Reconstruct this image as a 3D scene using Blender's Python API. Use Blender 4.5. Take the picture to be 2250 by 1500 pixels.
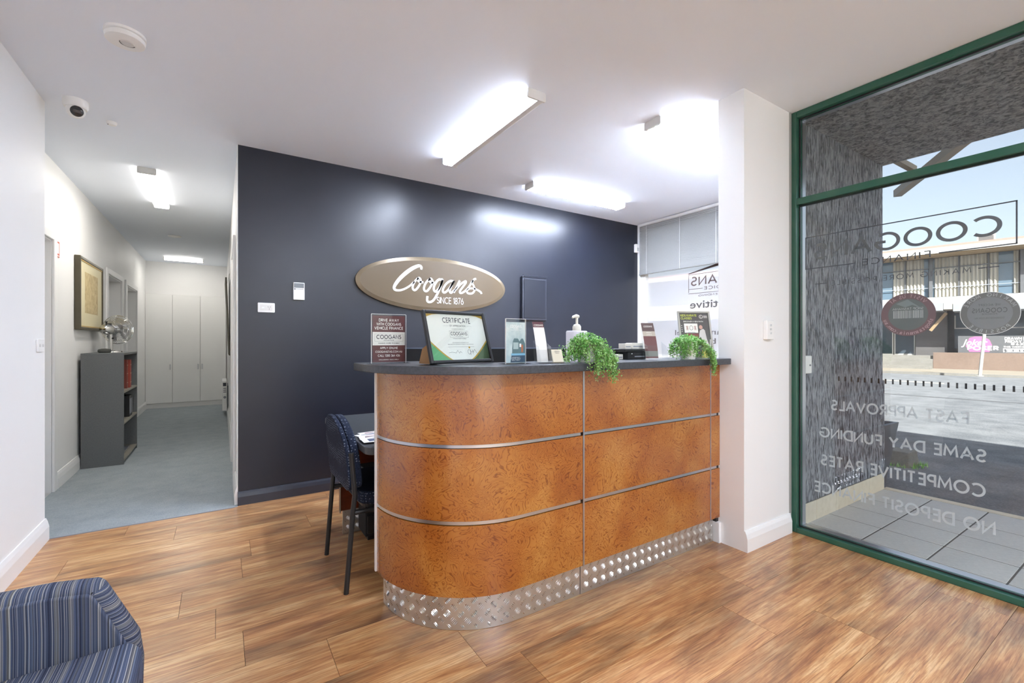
import bpy, math, random
from mathutils import Vector, Matrix
rnd = random.Random(7)
scene = bpy.context.scene
C = scene.collection
for o in list(bpy.data.objects):
    bpy.data.objects.remove(o)

# ------------------------------------------------------------------ camera
F, TH, H = 990.5, math.radians(32.86), 1.22          # focal length in px of the 2250 px frame, heading, eye height
FW = Vector((math.sin(TH), math.cos(TH), 0)); RT = Vector((math.cos(TH), -math.sin(TH), 0)); EYE = Vector((0, 0, H))
cam = bpy.data.cameras.new('camera'); cam.sensor_width = 36; cam.lens = F / 2250 * 36; cam.shift_y = .0004
cam.clip_start = .05; cam.clip_end = 400
camo = bpy.data.objects.new('camera', cam); C.objects.link(camo)
camo.location = EYE; camo.rotation_euler = (math.pi / 2, 0, -TH)
scene.camera = camo

def ray(u, v): return FW + RT * ((u - 1125) / F) + Vector((0, 0, (750.9 - v) / F))
def gz(u, v, z=0): d = ray(u, v); return EYE + d * ((z - H) / d.z)
def gx(u, v, x): d = ray(u, v); return EYE + d * (x / d.x)
def gy(u, v, y): d = ray(u, v); return EYE + d * (y / d.y)

# ------------------------------------------------------------------ world, sun, exposure
SUN_EL, SUN_AZ = 40, 236        # degrees; azimuth of the direction the light comes from, counted from +X
w = bpy.data.worlds.new('world'); scene.world = w; w.use_nodes = True
nt = w.node_tree; nt.nodes.clear()
sky = nt.nodes.new('ShaderNodeTexSky'); sky.sky_type = 'NISHITA'; sky.sun_disc = False
sky.sun_elevation = math.radians(SUN_EL); sky.sun_rotation = math.radians(90 - SUN_AZ); sky.air_density = 1.0; sky.dust_density = 2.5; sky.ozone_density = 1.0
bg = nt.nodes.new('ShaderNodeBackground'); bg.inputs[1].default_value = .05
wo = nt.nodes.new('ShaderNodeOutputWorld')
hs = nt.nodes.new('ShaderNodeHueSaturation'); hs.inputs['Saturation'].default_value = .6
nt.links.new(sky.outputs[0], hs.inputs['Color']); nt.links.new(hs.outputs[0], bg.inputs[0]); nt.links.new(bg.outputs[0], wo.inputs[0])
sd = bpy.data.lights.new('sun', 'SUN'); sd.energy = 2.9; sd.angle = .009; sd.color = (1, .97, .92)
so = bpy.data.objects.new('sun', sd); C.objects.link(so)
_d = Vector((math.cos(math.radians(SUN_AZ)) * math.cos(math.radians(SUN_EL)), math.sin(math.radians(SUN_AZ)) * math.cos(math.radians(SUN_EL)), math.sin(math.radians(SUN_EL))))
so.rotation_euler = _d.to_track_quat('Z', 'Y').to_euler(); so.location = (0, 0, 12)
TUBE = 31.5                     # radiance of the lit fluorescent diffusers
scene.view_settings.view_transform = 'Standard'; scene.view_settings.look = 'None'
scene.view_settings.exposure = 2.34; scene.view_settings.gamma = 1.0; scene.view_settings.use_curve_mapping = False
scene.cycles.use_denoising = True
scene.cycles.max_bounces = 10; scene.cycles.diffuse_bounces = 5; scene.cycles.glossy_bounces = 4; scene.cycles.transparent_max_bounces = 24
scene.cycles.sample_clamp_indirect = 25; scene.cycles.caustics_reflective = False; scene.cycles.caustics_refractive = False

# ------------------------------------------------------------------ materials
def lin(c):
    if isinstance(c, str):
        c = tuple(int(c[i:i + 2], 16) / 255 for i in (0, 2, 4))
    return tuple(x / 12.92 if x <= .04045 else ((x + .055) / 1.055) ** 2.4 for x in c) + (1,)
class NT:
    def __init__(s, name):
        s.m = bpy.data.materials.new(name); s.m.use_nodes = True; s.t = s.m.node_tree; s.t.nodes.clear()
        s.out = s.n('ShaderNodeOutputMaterial')
    def n(s, t, **k):
        x = s.t.nodes.new(t)
        for a, b in k.items(): setattr(x, a, b)
        return x
    def l(s, a, b): s.t.links.new(a, b)
    def bsdf(s, col='ffffff', rough=.5, metal=0, spec=.5):
        b = s.n('ShaderNodeBsdfPrincipled'); b.inputs['Base Color'].default_value = lin(col)
        b.inputs['Roughness'].default_value = rough; b.inputs['Metallic'].default_value = metal; b.inputs['Specular IOR Level'].default_value = spec
        s.l(b.outputs[0], s.out.inputs[0]); s.b = b; return b
    def coord(s, kind='Object', scale=(1, 1, 1), loc=(0, 0, 0), rnd_shift=False):
        tc = s.n('ShaderNodeTexCoord'); mp = s.n('ShaderNodeMapping'); mp.inputs['Scale'].default_value = scale; mp.inputs['Location'].default_value = loc
        s.l(tc.outputs[kind], mp.inputs[0])
        if rnd_shift:
            oi = s.n('ShaderNodeObjectInfo'); mu = s.n('ShaderNodeVectorMath', operation='SCALE'); mu.inputs[0].default_value = (37, 53, 71)
            s.l(oi.outputs['Random'], mu.inputs['Scale']); s.l(mu.outputs[0], mp.inputs['Location'])
        return mp.outputs[0]
    def noise(s, vec, scale=5, detail=4, rough=.5, dist=0, dim='3D'):
        x = s.n('ShaderNodeTexNoise'); x.noise_dimensions = dim
        for k, v in (('Scale', scale), ('Detail', detail), ('Roughness', rough), ('Distortion', dist)): x.inputs[k].default_value = v
        s.l(vec, x.inputs['W' if dim == '1D' else 'Vector']); return x.outputs[0]
    def ramp(s, fac, stops, interp='LINEAR'):
        r = s.n('ShaderNodeValToRGB'); e = r.color_ramp; e.interpolation = interp
        while len(e.elements) > 1: e.elements.remove(e.elements[-1])
        for i, (p, c) in enumerate(stops):
            q = e.elements[0] if i == 0 else e.elements.new(p)
            q.position = p; q.color = lin(c)
        s.l(fac, r.inputs[0]); return r.outputs[0]
    def mix(s, fac, a, b, mode='MIX'):
        x = s.n('ShaderNodeMix', data_type='RGBA', blend_type=mode)
        for val, k in ((fac, 0), (a, 6), (b, 7)):
            if hasattr(val, 'is_linked'): s.l(val, x.inputs[k])
            else: x.inputs[k].default_value = val if k == 0 else lin(val)
        return x.outputs[2]
    def math(s, op, a, b=0):
        x = s.n('ShaderNodeMath', operation=op)
        for val, k in ((a, 0), (b, 1)):
            if hasattr(val, 'is_linked'): s.l(val, x.inputs[k])
            else: x.inputs[k].default_value = val
        return x.outputs[0]
    def bump(s, h, strength=.3, dist=.01):
        b = s.n('ShaderNodeBump'); b.inputs['Strength'].default_value = strength; b.inputs['Distance'].default_value = dist
        s.l(h, b.inputs['Height']); s.l(b.outputs[0], s.b.inputs['Normal'])
_pl = {}
def plain(col, rough=.5, metal=0, spec=.5, vary=.035):
    key = (col, rough, metal, spec)
    if key not in _pl:
        m = NT('paint_%s_%d' % (col, rough * 100)); b = m.bsdf(col, rough, metal, spec)
        n = m.noise(m.coord('Object', (1, 1, 1)), 6, 3)
        hi = m.mix(vary, col, 'ffffff'); lo = m.mix(vary, col, '000000')
        m.l(m.mix(n, lo, hi), b.inputs['Base Color'])
        _pl[key] = m.m
    return _pl[key]
def emit(col, s):
    m = NT('lamp_glow'); e = m.n('ShaderNodeEmission'); e.inputs[0].default_value = lin(col); e.inputs[1].default_value = s
    m.l(e.outputs[0], m.out.inputs[0]); return m.m
def clear(tint='fbfdfc', trans=.93, ior=1.45, body=None, bodyfac=0, rough=.0):
    m = NT('clear_sheet'); t = m.n('ShaderNodeBsdfTransparent'); t.inputs[0].default_value = lin(tint)
    g = m.n('ShaderNodeBsdfGlossy'); g.inputs['Roughness'].default_value = rough; g.inputs[0].default_value = (1, 1, 1, 1)
    lw = m.n('ShaderNodeLayerWeight'); lw.inputs[0].default_value = .5; f0 = ((ior - 1) / (ior + 1)) ** 2
    fo = m.math('MULTIPLY_ADD', m.math('POWER', lw.outputs['Facing'], 5), 1 - f0); m.t.nodes[-1].inputs[2].default_value = f0
    mx = m.n('ShaderNodeMixShader'); m.l(fo, mx.inputs[0]); m.l(t.outputs[0], mx.inputs[1]); m.l(g.outputs[0], mx.inputs[2])
    last = mx.outputs[0]
    if body:
        d = m.n('ShaderNodeBsdfTranslucent'); d.inputs[0].default_value = lin(body); d2 = m.n('ShaderNodeBsdfDiffuse'); d2.inputs[0].default_value = lin(body)
        md = m.n('ShaderNodeMixShader'); md.inputs[0].default_value = .5; m.l(d.outputs[0], md.inputs[1]); m.l(d2.outputs[0], md.inputs[2])
        m2 = m.n('ShaderNodeMixShader'); m2.inputs[0].default_value = bodyfac; m.l(last, m2.inputs[1]); m.l(md.outputs[0], m2.inputs[2]); last = m2.outputs[0]
    m.l(last, m.out.inputs[0]); return m.m

M = {}
M['wall'] = plain('eeeeed', .55, 0, .35, .01)
M['ceil'] = plain('ecf2fb', .7, 0, .25, .008)
M['trim'] = plain('efefee', .32, 0, .5, .012)
M['doorpaint'] = plain('e2e1df', .4, 0, .4, .012)
M['white'] = plain('f0f0ee', .35, 0, .5, .01)
M['offwhite'] = plain('dcd9cf', .45, 0, .4, .02)
M['black'] = plain('121316', .4, 0, .5, .02)
M['blackmatte'] = plain('17181b', .75, 0, .3, .03)
M['navytrim'] = plain('272b38', .28, 0, .5, .03)
M['alu'] = plain('c9cbd0', .28, 1, .5, .03)
M['chrome'] = plain('d6d6d4', .08, 1, .5, .01)
M['green'] = plain('14533f', .25, 0, .5, .04)
M['greygap'] = plain('9c9c98', .8, 0, .2, .05)
M['glass'] = clear()
M['acrylic'] = clear('fdfefe', ior=1.35)
M['film'] = clear('ffffff', body='ffffff', bodyfac=.4)
M['lens'] = plain('1d1d1f', .1, 0, .6, .02)
M['tube'] = emit('e2ecff', TUBE); M['tube_dim'] = emit('fff9f0', TUBE * .25); M['tube_side'] = emit('e2ecff', TUBE * .13); M['tube_dim_side'] = emit('fff9f0', TUBE * .05)
M['diffuser_off'] = plain('d9d9d6', .4, 0, .4, .01)
def navy():
    m = NT('navy_paint'); b = m.bsdf('2b2f3c', .4, 0, .5); b.inputs['Coat Weight'].default_value = .22; b.inputs['Coat Roughness'].default_value = .3; b.inputs['Coat IOR'].default_value = 1.6
    v = m.coord('Object'); n = m.noise(v, 3, 5)
    m.l(m.ramp(n, [(.3, '141824'), (.7, '191d2a')]), b.inputs['Base Color'])
    m.l(m.math('MULTIPLY_ADD', m.noise(v, 9, 4), .12), b.inputs['Roughness'])
    m.t.nodes[-1].inputs[2].default_value = .33
    m.bump(m.noise(v, 240, 2), .05, .002); return m.m
M['navy'] = navy()
def plank_mat():
    m = NT('plank_wood'); b = m.bsdf('b98d5e', .34, 0, .5); b.inputs['Coat Weight'].default_value = .45; b.inputs['Coat Roughness'].default_value = .22
    oi = m.n('ShaderNodeObjectInfo')
    v1 = m.coord('Object', (.9, 9, 1), rnd_shift=True); v2 = m.coord('Object', (3.0, 85, 1), rnd_shift=True); v3 = m.coord('Object', (1.0, 3.2, 1), rnd_shift=True)
    a = m.noise(v1, 2.2, 6, .62, 1.3); f = m.noise(v2, 2.0, 6, .68, .35); g = m.noise(v3, 1.6, 4, .55, .6)
    base = m.ramp(a, [(.28, 'b57c4c'), (.42, 'd6a066'), (.52, 'e6b77c'), (.64, 'f2cf9a'), (.78, 'd9a268')])
    warm = m.mix(.5, base, 'b06f43', 'MULTIPLY')
    base = m.mix(m.math('MULTIPLY', oi.outputs['Random'], .34), base, warm)
    fib = m.ramp(f, [(.30, '7a4f2f'), (.45, 'd8c0a2'), (.58, 'ffffff')])
    col = m.mix(.75, base, fib, 'MULTIPLY')
    dark = m.ramp(g, [(.30, '5d4130'), (.50, 'e8ded2'), (.62, 'ffffff')])
    col = m.mix(.72, col, dark, 'MULTIPLY')
    col = m.mix(.1, col, 'a89488')
    m.l(col, b.inputs['Base Color'])
    m.l(m.math('ADD', m.math('MULTIPLY', f, .18), .24), b.inputs['Roughness'])
    m.bump(f, .12, .002); return m.m
M['plank'] = plank_mat()
def burl():
    m = NT('burl_laminate'); b = m.bsdf('b4713c', .27, 0, .5); b.inputs['Coat Weight'].default_value = .6; b.inputs['Coat Roughness'].default_value = .16; b.inputs['Coat IOR'].default_value = 1.6
    v = m.coord('Object', (1, 1, 1.05))
    big = m.noise(v, 3.0, 2, .5, .4); q = m.noise(v, 8.5, 3.5, .55, 1.1)
    s = m.math('SINE', m.math('MULTIPLY', q, 105)); s2 = m.math('SINE', m.math('MULTIPLY', big, 190))
    ln = m.math('POWER', m.math('MULTIPLY_ADD', s, .5), 5.0); m.t.nodes[-2].inputs[2].default_value = .5
    base = m.ramp(big, [(.3, '945018'), (.5, 'a86624'), (.68, 'b67c36')])
    lines = m.ramp(ln, [(.0, 'ffffff'), (.45, 'f6e8d8'), (1., '96633e')])
    col = m.mix(.72, base, lines, 'MULTIPLY')
    spot = m.ramp(m.noise(v, 22, 3, .6, .8), [(.30, '9a6038'), (.42, 'ffffff')])
    col = m.mix(.18, col, spot, 'MULTIPLY')
    m.l(col, b.inputs['Base Color']); return m.m
M['burl'] = burl()
def redwood():
    m = NT('red_laminate'); b = m.bsdf('6e3018', .3)
    n = m.noise(m.coord('Object', (2, 2, 9)), 3, 4); m.l(m.ramp(n, [(.3, '5f2814'), (.7, '7d3a1f')]), b.inputs['Base Color']); return m.m
M['redwood'] = redwood()
def slate(c1, c2, rough):
    m = NT('slate_laminate'); b = m.bsdf(c1, rough); n = m.noise(m.coord('Object'), 90, 4, .7)
    m.l(m.ramp(n, [(.35, c1), (.7, c2)]), b.inputs['Base Color']); return m.m
M['slate'] = slate('35373c', '4a4d53', .3)
M['desk'] = slate('393b3e', '44474a', .42)
M['greylam'] = slate('5f6263', '6a6d6d', .45)
M['plate'] = plain('d9d8d5', .4, 1, .5, .05)
def carpet_mat():
    m = NT('carpet'); b = m.bsdf('6b7c86', .95, 0, .1); v = m.coord('Object')
    n = m.noise(v, 150, 3, .7); k = m.noise(v, 7, 5, .6)
    c = m.mix(.5, m.ramp(n, [(.25, '838d91'), (.5, 'a3abae'), (.75, 'c0c6c7')]), m.ramp(k, [(.3, '8a959b'), (.7, 'a6aeb2')]))
    m.l(c, b.inputs['Base Color']); m.bump(n, .6, .01); return m.m
M['carpet'] = carpet_mat()
def stucco():
    m = NT('dark_stucco'); b = m.bsdf('4b4e57', .75, 0, .4)
    v = m.coord('Object', (34, 34, 6)); n = m.noise(v, 2.0, 5, .65, .7); f = m.noise(m.coord('Object', (1, 1, .5)), 60, 3, .6)
    h = m.math('ADD', n, m.math('MULTIPLY', f, .35))
    m.l(m.ramp(n, [(.40, '3c3e45'), (.49, '80838c'), (.58, 'abaeb6')]), b.inputs['Base Color']); m.bump(h, .9, .03); return m.m
M['stucco'] = stucco()
def soffit_mat():
    m = NT('dark_stucco_soffit'); b = m.bsdf('4b4e57', .75, 0, .4)
    n = m.noise(m.coord('Object', (17, 15, 15)), 2.0, 6, .7, .9)
    m.l(m.ramp(n, [(.40, '4c4d51'), (.5, '929398'), (.6, 'b8b9bd')]), b.inputs['Base Color']); m.bump(n, .9, .03); return m.m
M['soffit'] = soffit_mat()
def grain(name, c1, c2, c3, sc, rough=.85, bump=.4, s3=(1, 1, 1)):
    m = NT(name); b = m.bsdf(c1, rough, 0, .3); v = m.coord('Object', s3); n = m.noise(v, sc, 5, .7); k = m.noise(v, sc * .04, 4, .6)
    m.l(m.mix(.35, m.ramp(n, [(.3, c1), (.5, c2), (.72, c3)]), m.ramp(k, [(.35, c1), (.65, c3)])), b.inputs['Base Color']); m.bump(n, bump, .01); return m.m
M['asphalt'] = grain('asphalt', '4c4f54', '6d7074', '8f9194', 60)
M['footpath'] = grain('footpath', '7b746a', '8a8377', '979084', 25)
M['concrete'] = grain('concrete', '6a6864', '7b7974', '898782', 30)
M['bounce_paleconcrete'] = grain('bounce_pale_concrete', 'd6d3cc', 'e0ddd6', 'e8e5df', 30)
M['patiotile'] = grain('patio_tile', 'bdbbb8', 'cac8c5', 'd4d2ce', 40, .6, .15)
M['beigetile'] = grain('beige_tile', 'd0c2ab', 'dccfb8', 'e4d9c4', 20, .5, .1)
M['grout'] = plain('5b5a59', .9, 0, .2)
M['brownwall'] = grain('brown_render', '66564d', '75645a', '827166', 18)
M['darkbrick'] = grain('dark_brick', '4a4848', '575556', '636162', 8, .9, .3, (1, 1, 6))
M['cream'] = plain('a09a8c', .6)
M['whitewall'] = plain('aeaca7', .6)
M['tan'] = plain('8f7858', .6)
M['tanbeam'] = plain('8c7f6c', .5)
M['greymetal'] = plain('8d939b', .4, 0, .5)
M['mullion'] = plain('54565a', .4)
M['darkglass'] = plain('39454f', .08, 0, .6)
M['blueglass'] = plain('52687a', .06, 0, .7)
M['pinkroof'] = plain('a08278', .8)
def curtain_mat():
    m = NT('curtain'); b = m.bsdf('e9e4d8', .85); n = m.noise(m.coord('Object', (1, .2, .05)), 9, 2)
    m.l(m.ramp(n, [(.3, '989488'), (.7, 'b8b4ab')]), b.inputs['Base Color']); return m.m
M['curtain'] = curtain_mat()
def stripes(axis):
    m = NT('striped_fabric_' + axis); b = m.bsdf('56627f', .85, 0, .2)
    tc = m.n('ShaderNodeTexCoord'); sp = m.n('ShaderNodeSeparateXYZ'); m.l(tc.outputs['Object'], sp.inputs[0])
    u = sp.outputs[axis]
    w2 = m.math('ADD', u, m.math('MULTIPLY', m.noise(tc.outputs['Object'], 3, 1), .012))
    a = m.noise(w2, 330, 1, .5, 0, '1D'); c = m.noise(w2, 75, 2, .6, 0, '1D')
    col = m.ramp(a, [(.0, '22242e'), (.34, '34394a'), (.41, '566078'), (.46, '2d3140'), (.52, '6b7688'), (.56, '353b55'), (.6, '9b9a96'), (.64, 'c4c1b8'), (.7, '3f4867')], 'CONSTANT')
    col2 = m.ramp(c, [(.35, '363d56'), (.48, '5b6a88'), (.56, '4a4b50'), (.66, 'a09d93')])
    m.l(m.mix(.3, col, col2), b.inputs['Base Color']); m.bump(m.noise(tc.outputs['Object'], 700, 2), .25, .002); return m.m
M['stripe_x'] = stripes('X'); M['stripe_z'] = stripes('Z')
def dotted():
    m = NT('dotted_navy_fabric'); b = m.bsdf('1f2636', .9, 0, .2)
    br = m.n('ShaderNodeTexVoronoi'); br.feature = 'F1'; br.inputs['Scale'].default_value = 95; br.inputs['Randomness'].default_value = .35
    m.l(m.coord('Object', (.6, 1.35, .8)), br.inputs['Vector'])
    n = m.noise(m.coord('Object'), 160, 3, .7)
    base = m.ramp(n, [(.3, '141924'), (.6, '242c40'), (.8, '39435c')])
    m.l(m.mix(m.ramp(br.outputs['Distance'], [(.0, 'ffffff'), (.2, 'cccccc'), (.3, '000000')]), base, '7e8797'), b.inputs['Base Color']); m.bump(n, .5, .004); return m.m
M['dotted'] = dotted()
def leafmat():
    m = NT('leaf'); b = m.bsdf('5f9a3c', .45, 0, .4); n = m.noise(m.coord('Object'), 30, 3, .6)
    m.l(m.ramp(n, [(.25, '3d7a2c'), (.42, '62a045'), (.56, '8fc06c'), (.75, 'c3dcaa')]), b.inputs['Base Color']); return m.m
M['leaf'] = leafmat()
def bronze():
    m = NT('bronze_face'); b = m.bsdf('7d6b54', .38, 0, .6); n = m.noise(m.coord('Object'), 2, 2)
    m.l(m.ramp(n, [(.3, '57472f'), (.7, '635136')]), b.inputs['Base Color']); return m.m
M['bronze'] = bronze()
M['bronzeedge'] = plain('76664d', .3, .3, .5, .05)
M['ink'] = plain('2b2f3a', .5, 0, .4)
M['frost'] = clear('e8ecf0', body='e6eaee', bodyfac=.85)
M['decal'] = plain('4c5056', .5)
M['maroon'] = plain('5a2027', .35)
M['paper'] = plain('efeee8', .6, 0, .3, .01)
M['cream_print'] = plain('e3d9b4', .5, 0, .4, .02)
M['gold'] = plain('c69f3a', .35, .2)
M['leafgreen'] = plain('5fa873', .5)
M['card'] = plain('9c7448', .8)
M['darkgold'] = plain('4b4430', .35, .3)

# ------------------------------------------------------------------ mesh helpers
class MB:
    def __init__(s): s.v = []; s.f = []
    def add(s, vs, fs):
        k = len(s.v); s.v += [tuple(p) for p in vs]; s.f += [tuple(i + k for i in f) for f in fs]; return s
    def box(s, x0, x1, y0, y1, z0, z1):
        return s.add([(x, y, z) for z in (z0, z1) for y in (y0, y1) for x in (x0, x1)], [(0, 2, 3, 1), (4, 5, 7, 6), (0, 1, 5, 4), (2, 6, 7, 3), (0, 4, 6, 2), (1, 3, 7, 5)])
    def obox(s, c, ex, ey, ez):       # box by centre and half axes
        c, ex, ey, ez = map(Vector, (c, ex, ey, ez))
        return s.add([c + ex * a + ey * b + ez * d for d in (-1, 1) for b in (-1, 1) for a in (-1, 1)], [(0, 2, 3, 1), (4, 5, 7, 6), (0, 1, 5, 4), (2, 6, 7, 3), (0, 4, 6, 2), (1, 3, 7, 5)])
    def beam(s, a, b, w, h, up=(0, 0, 1)):
        a, b = Vector(a), Vector(b); d = (b - a); n = d.normalized(); sd = n.cross(Vector(up)).normalized(); u = sd.cross(n)
        return s.obox((a + b) / 2, d / 2, sd * w / 2, u * h / 2)
    def prism(s, poly, a0, a1, axis='z'):
        f = {'z': lambda p, h: (p[0], p[1], h), 'y': lambda p, h: (p[0], h, p[1]), 'x': lambda p, h: (h, p[0], p[1])}[axis]
        n = len(poly); vs = [f(p, a0) for p in poly] + [f(p, a1) for p in poly]
        fs = [tuple(range(n))[::-1], tuple(range(n, 2 * n))] + [(i, (i + 1) % n, n + (i + 1) % n, n + i) for i in range(n)]
        return s.add(vs, fs)
    def lathe(s, prof, c=(0, 0, 0), n=24, axis='z', a0=0):
        vs = []; fs = []; c = Vector(c)
        for r, h in prof:
            for i in range(n):
                t = 2 * math.pi * i / n + a0; p = (r * math.cos(t), r * math.sin(t), h)
                p = {'z': p, 'x': (p[2], p[0], p[1]), 'y': (p[1], p[2], p[0])}[axis]
                vs.append(c + Vector(p))
        m = len(prof)
        for k in range(m - 1):
            for i in range(n): fs.append((k * n + i, k * n + (i + 1) % n, (k + 1) * n + (i + 1) % n, (k + 1) * n + i))
        if prof[0][0] > 1e-5: fs.append(tuple(range(n))[::-1])
        if prof[-1][0] > 1e-5: fs.append(tuple(range((m - 1) * n, m * n)))
        return s.add(vs, fs)
    def tube(s, pts, r, n=8, closed=False):
        pts = [Vector(p) for p in pts]; m = len(pts); vs = []; fs = []; nrm = None
        for i, p in enumerate(pts):
            t = (pts[(i + 1) % m] - pts[i - 1]) if closed else (pts[min(i + 1, m - 1)] - pts[max(i - 1, 0)])
            t.normalize()
            if nrm is None: nrm = t.orthogonal().normalized()
            nrm = (nrm - t * nrm.dot(t)).normalized(); b = t.cross(nrm); rr = r[i] if isinstance(r, (list, tuple)) else r
            for k in range(n):
                a = 2 * math.pi * k / n; vs.append(p + (nrm * math.cos(a) + b * math.sin(a)) * rr)
        for i in range(m if closed else m - 1):
            j = (i + 1) % m
            for k in range(n): fs.append((i * n + k, i * n + (k + 1) % n, j * n + (k + 1) % n, j * n + k))
        if not closed: fs += [tuple(range(n))[::-1], tuple(range((m - 1) * n, m * n))]
        return s.add(vs, fs)
    def grid(s, fn, nu, nv):
        vs = [fn(i / nu, j / nv) for j in range(nv + 1) for i in range(nu + 1)]
        return s.add(vs, [(j * (nu + 1) + i, j * (nu + 1) + i + 1, (j + 1) * (nu + 1) + i + 1, (j + 1) * (nu + 1) + i) for j in range(nv) for i in range(nu)])
    def flat(s, vf, o, ex, ey):      # 2D verts/faces on the plane o + x*ex + y*ey
        o, ex, ey = map(Vector, (o, ex, ey)); return s.add([o + ex * x + ey * y for x, y in vf[0]], vf[1])
    def build(s, name, mat, parent=None, smooth=False, bevel=0, seg=2, subsurf=0):
        me = bpy.data.meshes.new(name); me.from_pydata(s.v, [], s.f); me.materials.append(M[mat] if isinstance(mat, str) else mat); me.update()
        if smooth:
            for p in me.polygons: p.use_smooth = True
            me.set_sharp_from_angle(angle=math.radians(38))
        o = bpy.data.objects.new(name, me); C.objects.link(o)
        if bevel:
            b = o.modifiers.new('bevel', 'BEVEL'); b.width = bevel; b.segments = seg; b.limit_method = 'ANGLE'; b.angle_limit = math.radians(40)
            if seg > 1:
                for p in me.polygons: p.use_smooth = True
                wn = o.modifiers.new('wn', 'WEIGHTED_NORMAL'); wn.keep_sharp = True
        if subsurf:
            m = o.modifiers.new('sub', 'SUBSURF'); m.levels = subsurf; m.render_levels = subsurf
        if parent: o.parent = parent
        return o
def tag(o, label=None, cat=None, group=None, kind=None):
    for k, v in (('label', label), ('category', cat), ('group', group), ('kind', kind)):
        if v: o[k] = v
    return o
def thing(name, label, cat, loc=(0, 0, 0), rz=0, group=None, kind=None):
    o = bpy.data.objects.new(name, None); C.objects.link(o); o.empty_display_size = .05
    o.location = loc; o.rotation_euler = (0, 0, rz); return tag(o, label, cat, group, kind)
def struct(name, mb, mat, label=None, parent=None, **k):
    o = mb.build(name, mat, parent, **k)
    return tag(o, label, None, None, 'structure') if not parent else o
def B(x0, x1, y0, y1, z0, z1): return MB().box(x0, x1, y0, y1, z0, z1)
def share(src, name, loc, parent, rot=None):
    o = bpy.data.objects.new(name, src.data); C.objects.link(o); o.parent = parent; o.location = loc
    if rot: o.rotation_euler = rot
    return o

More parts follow.
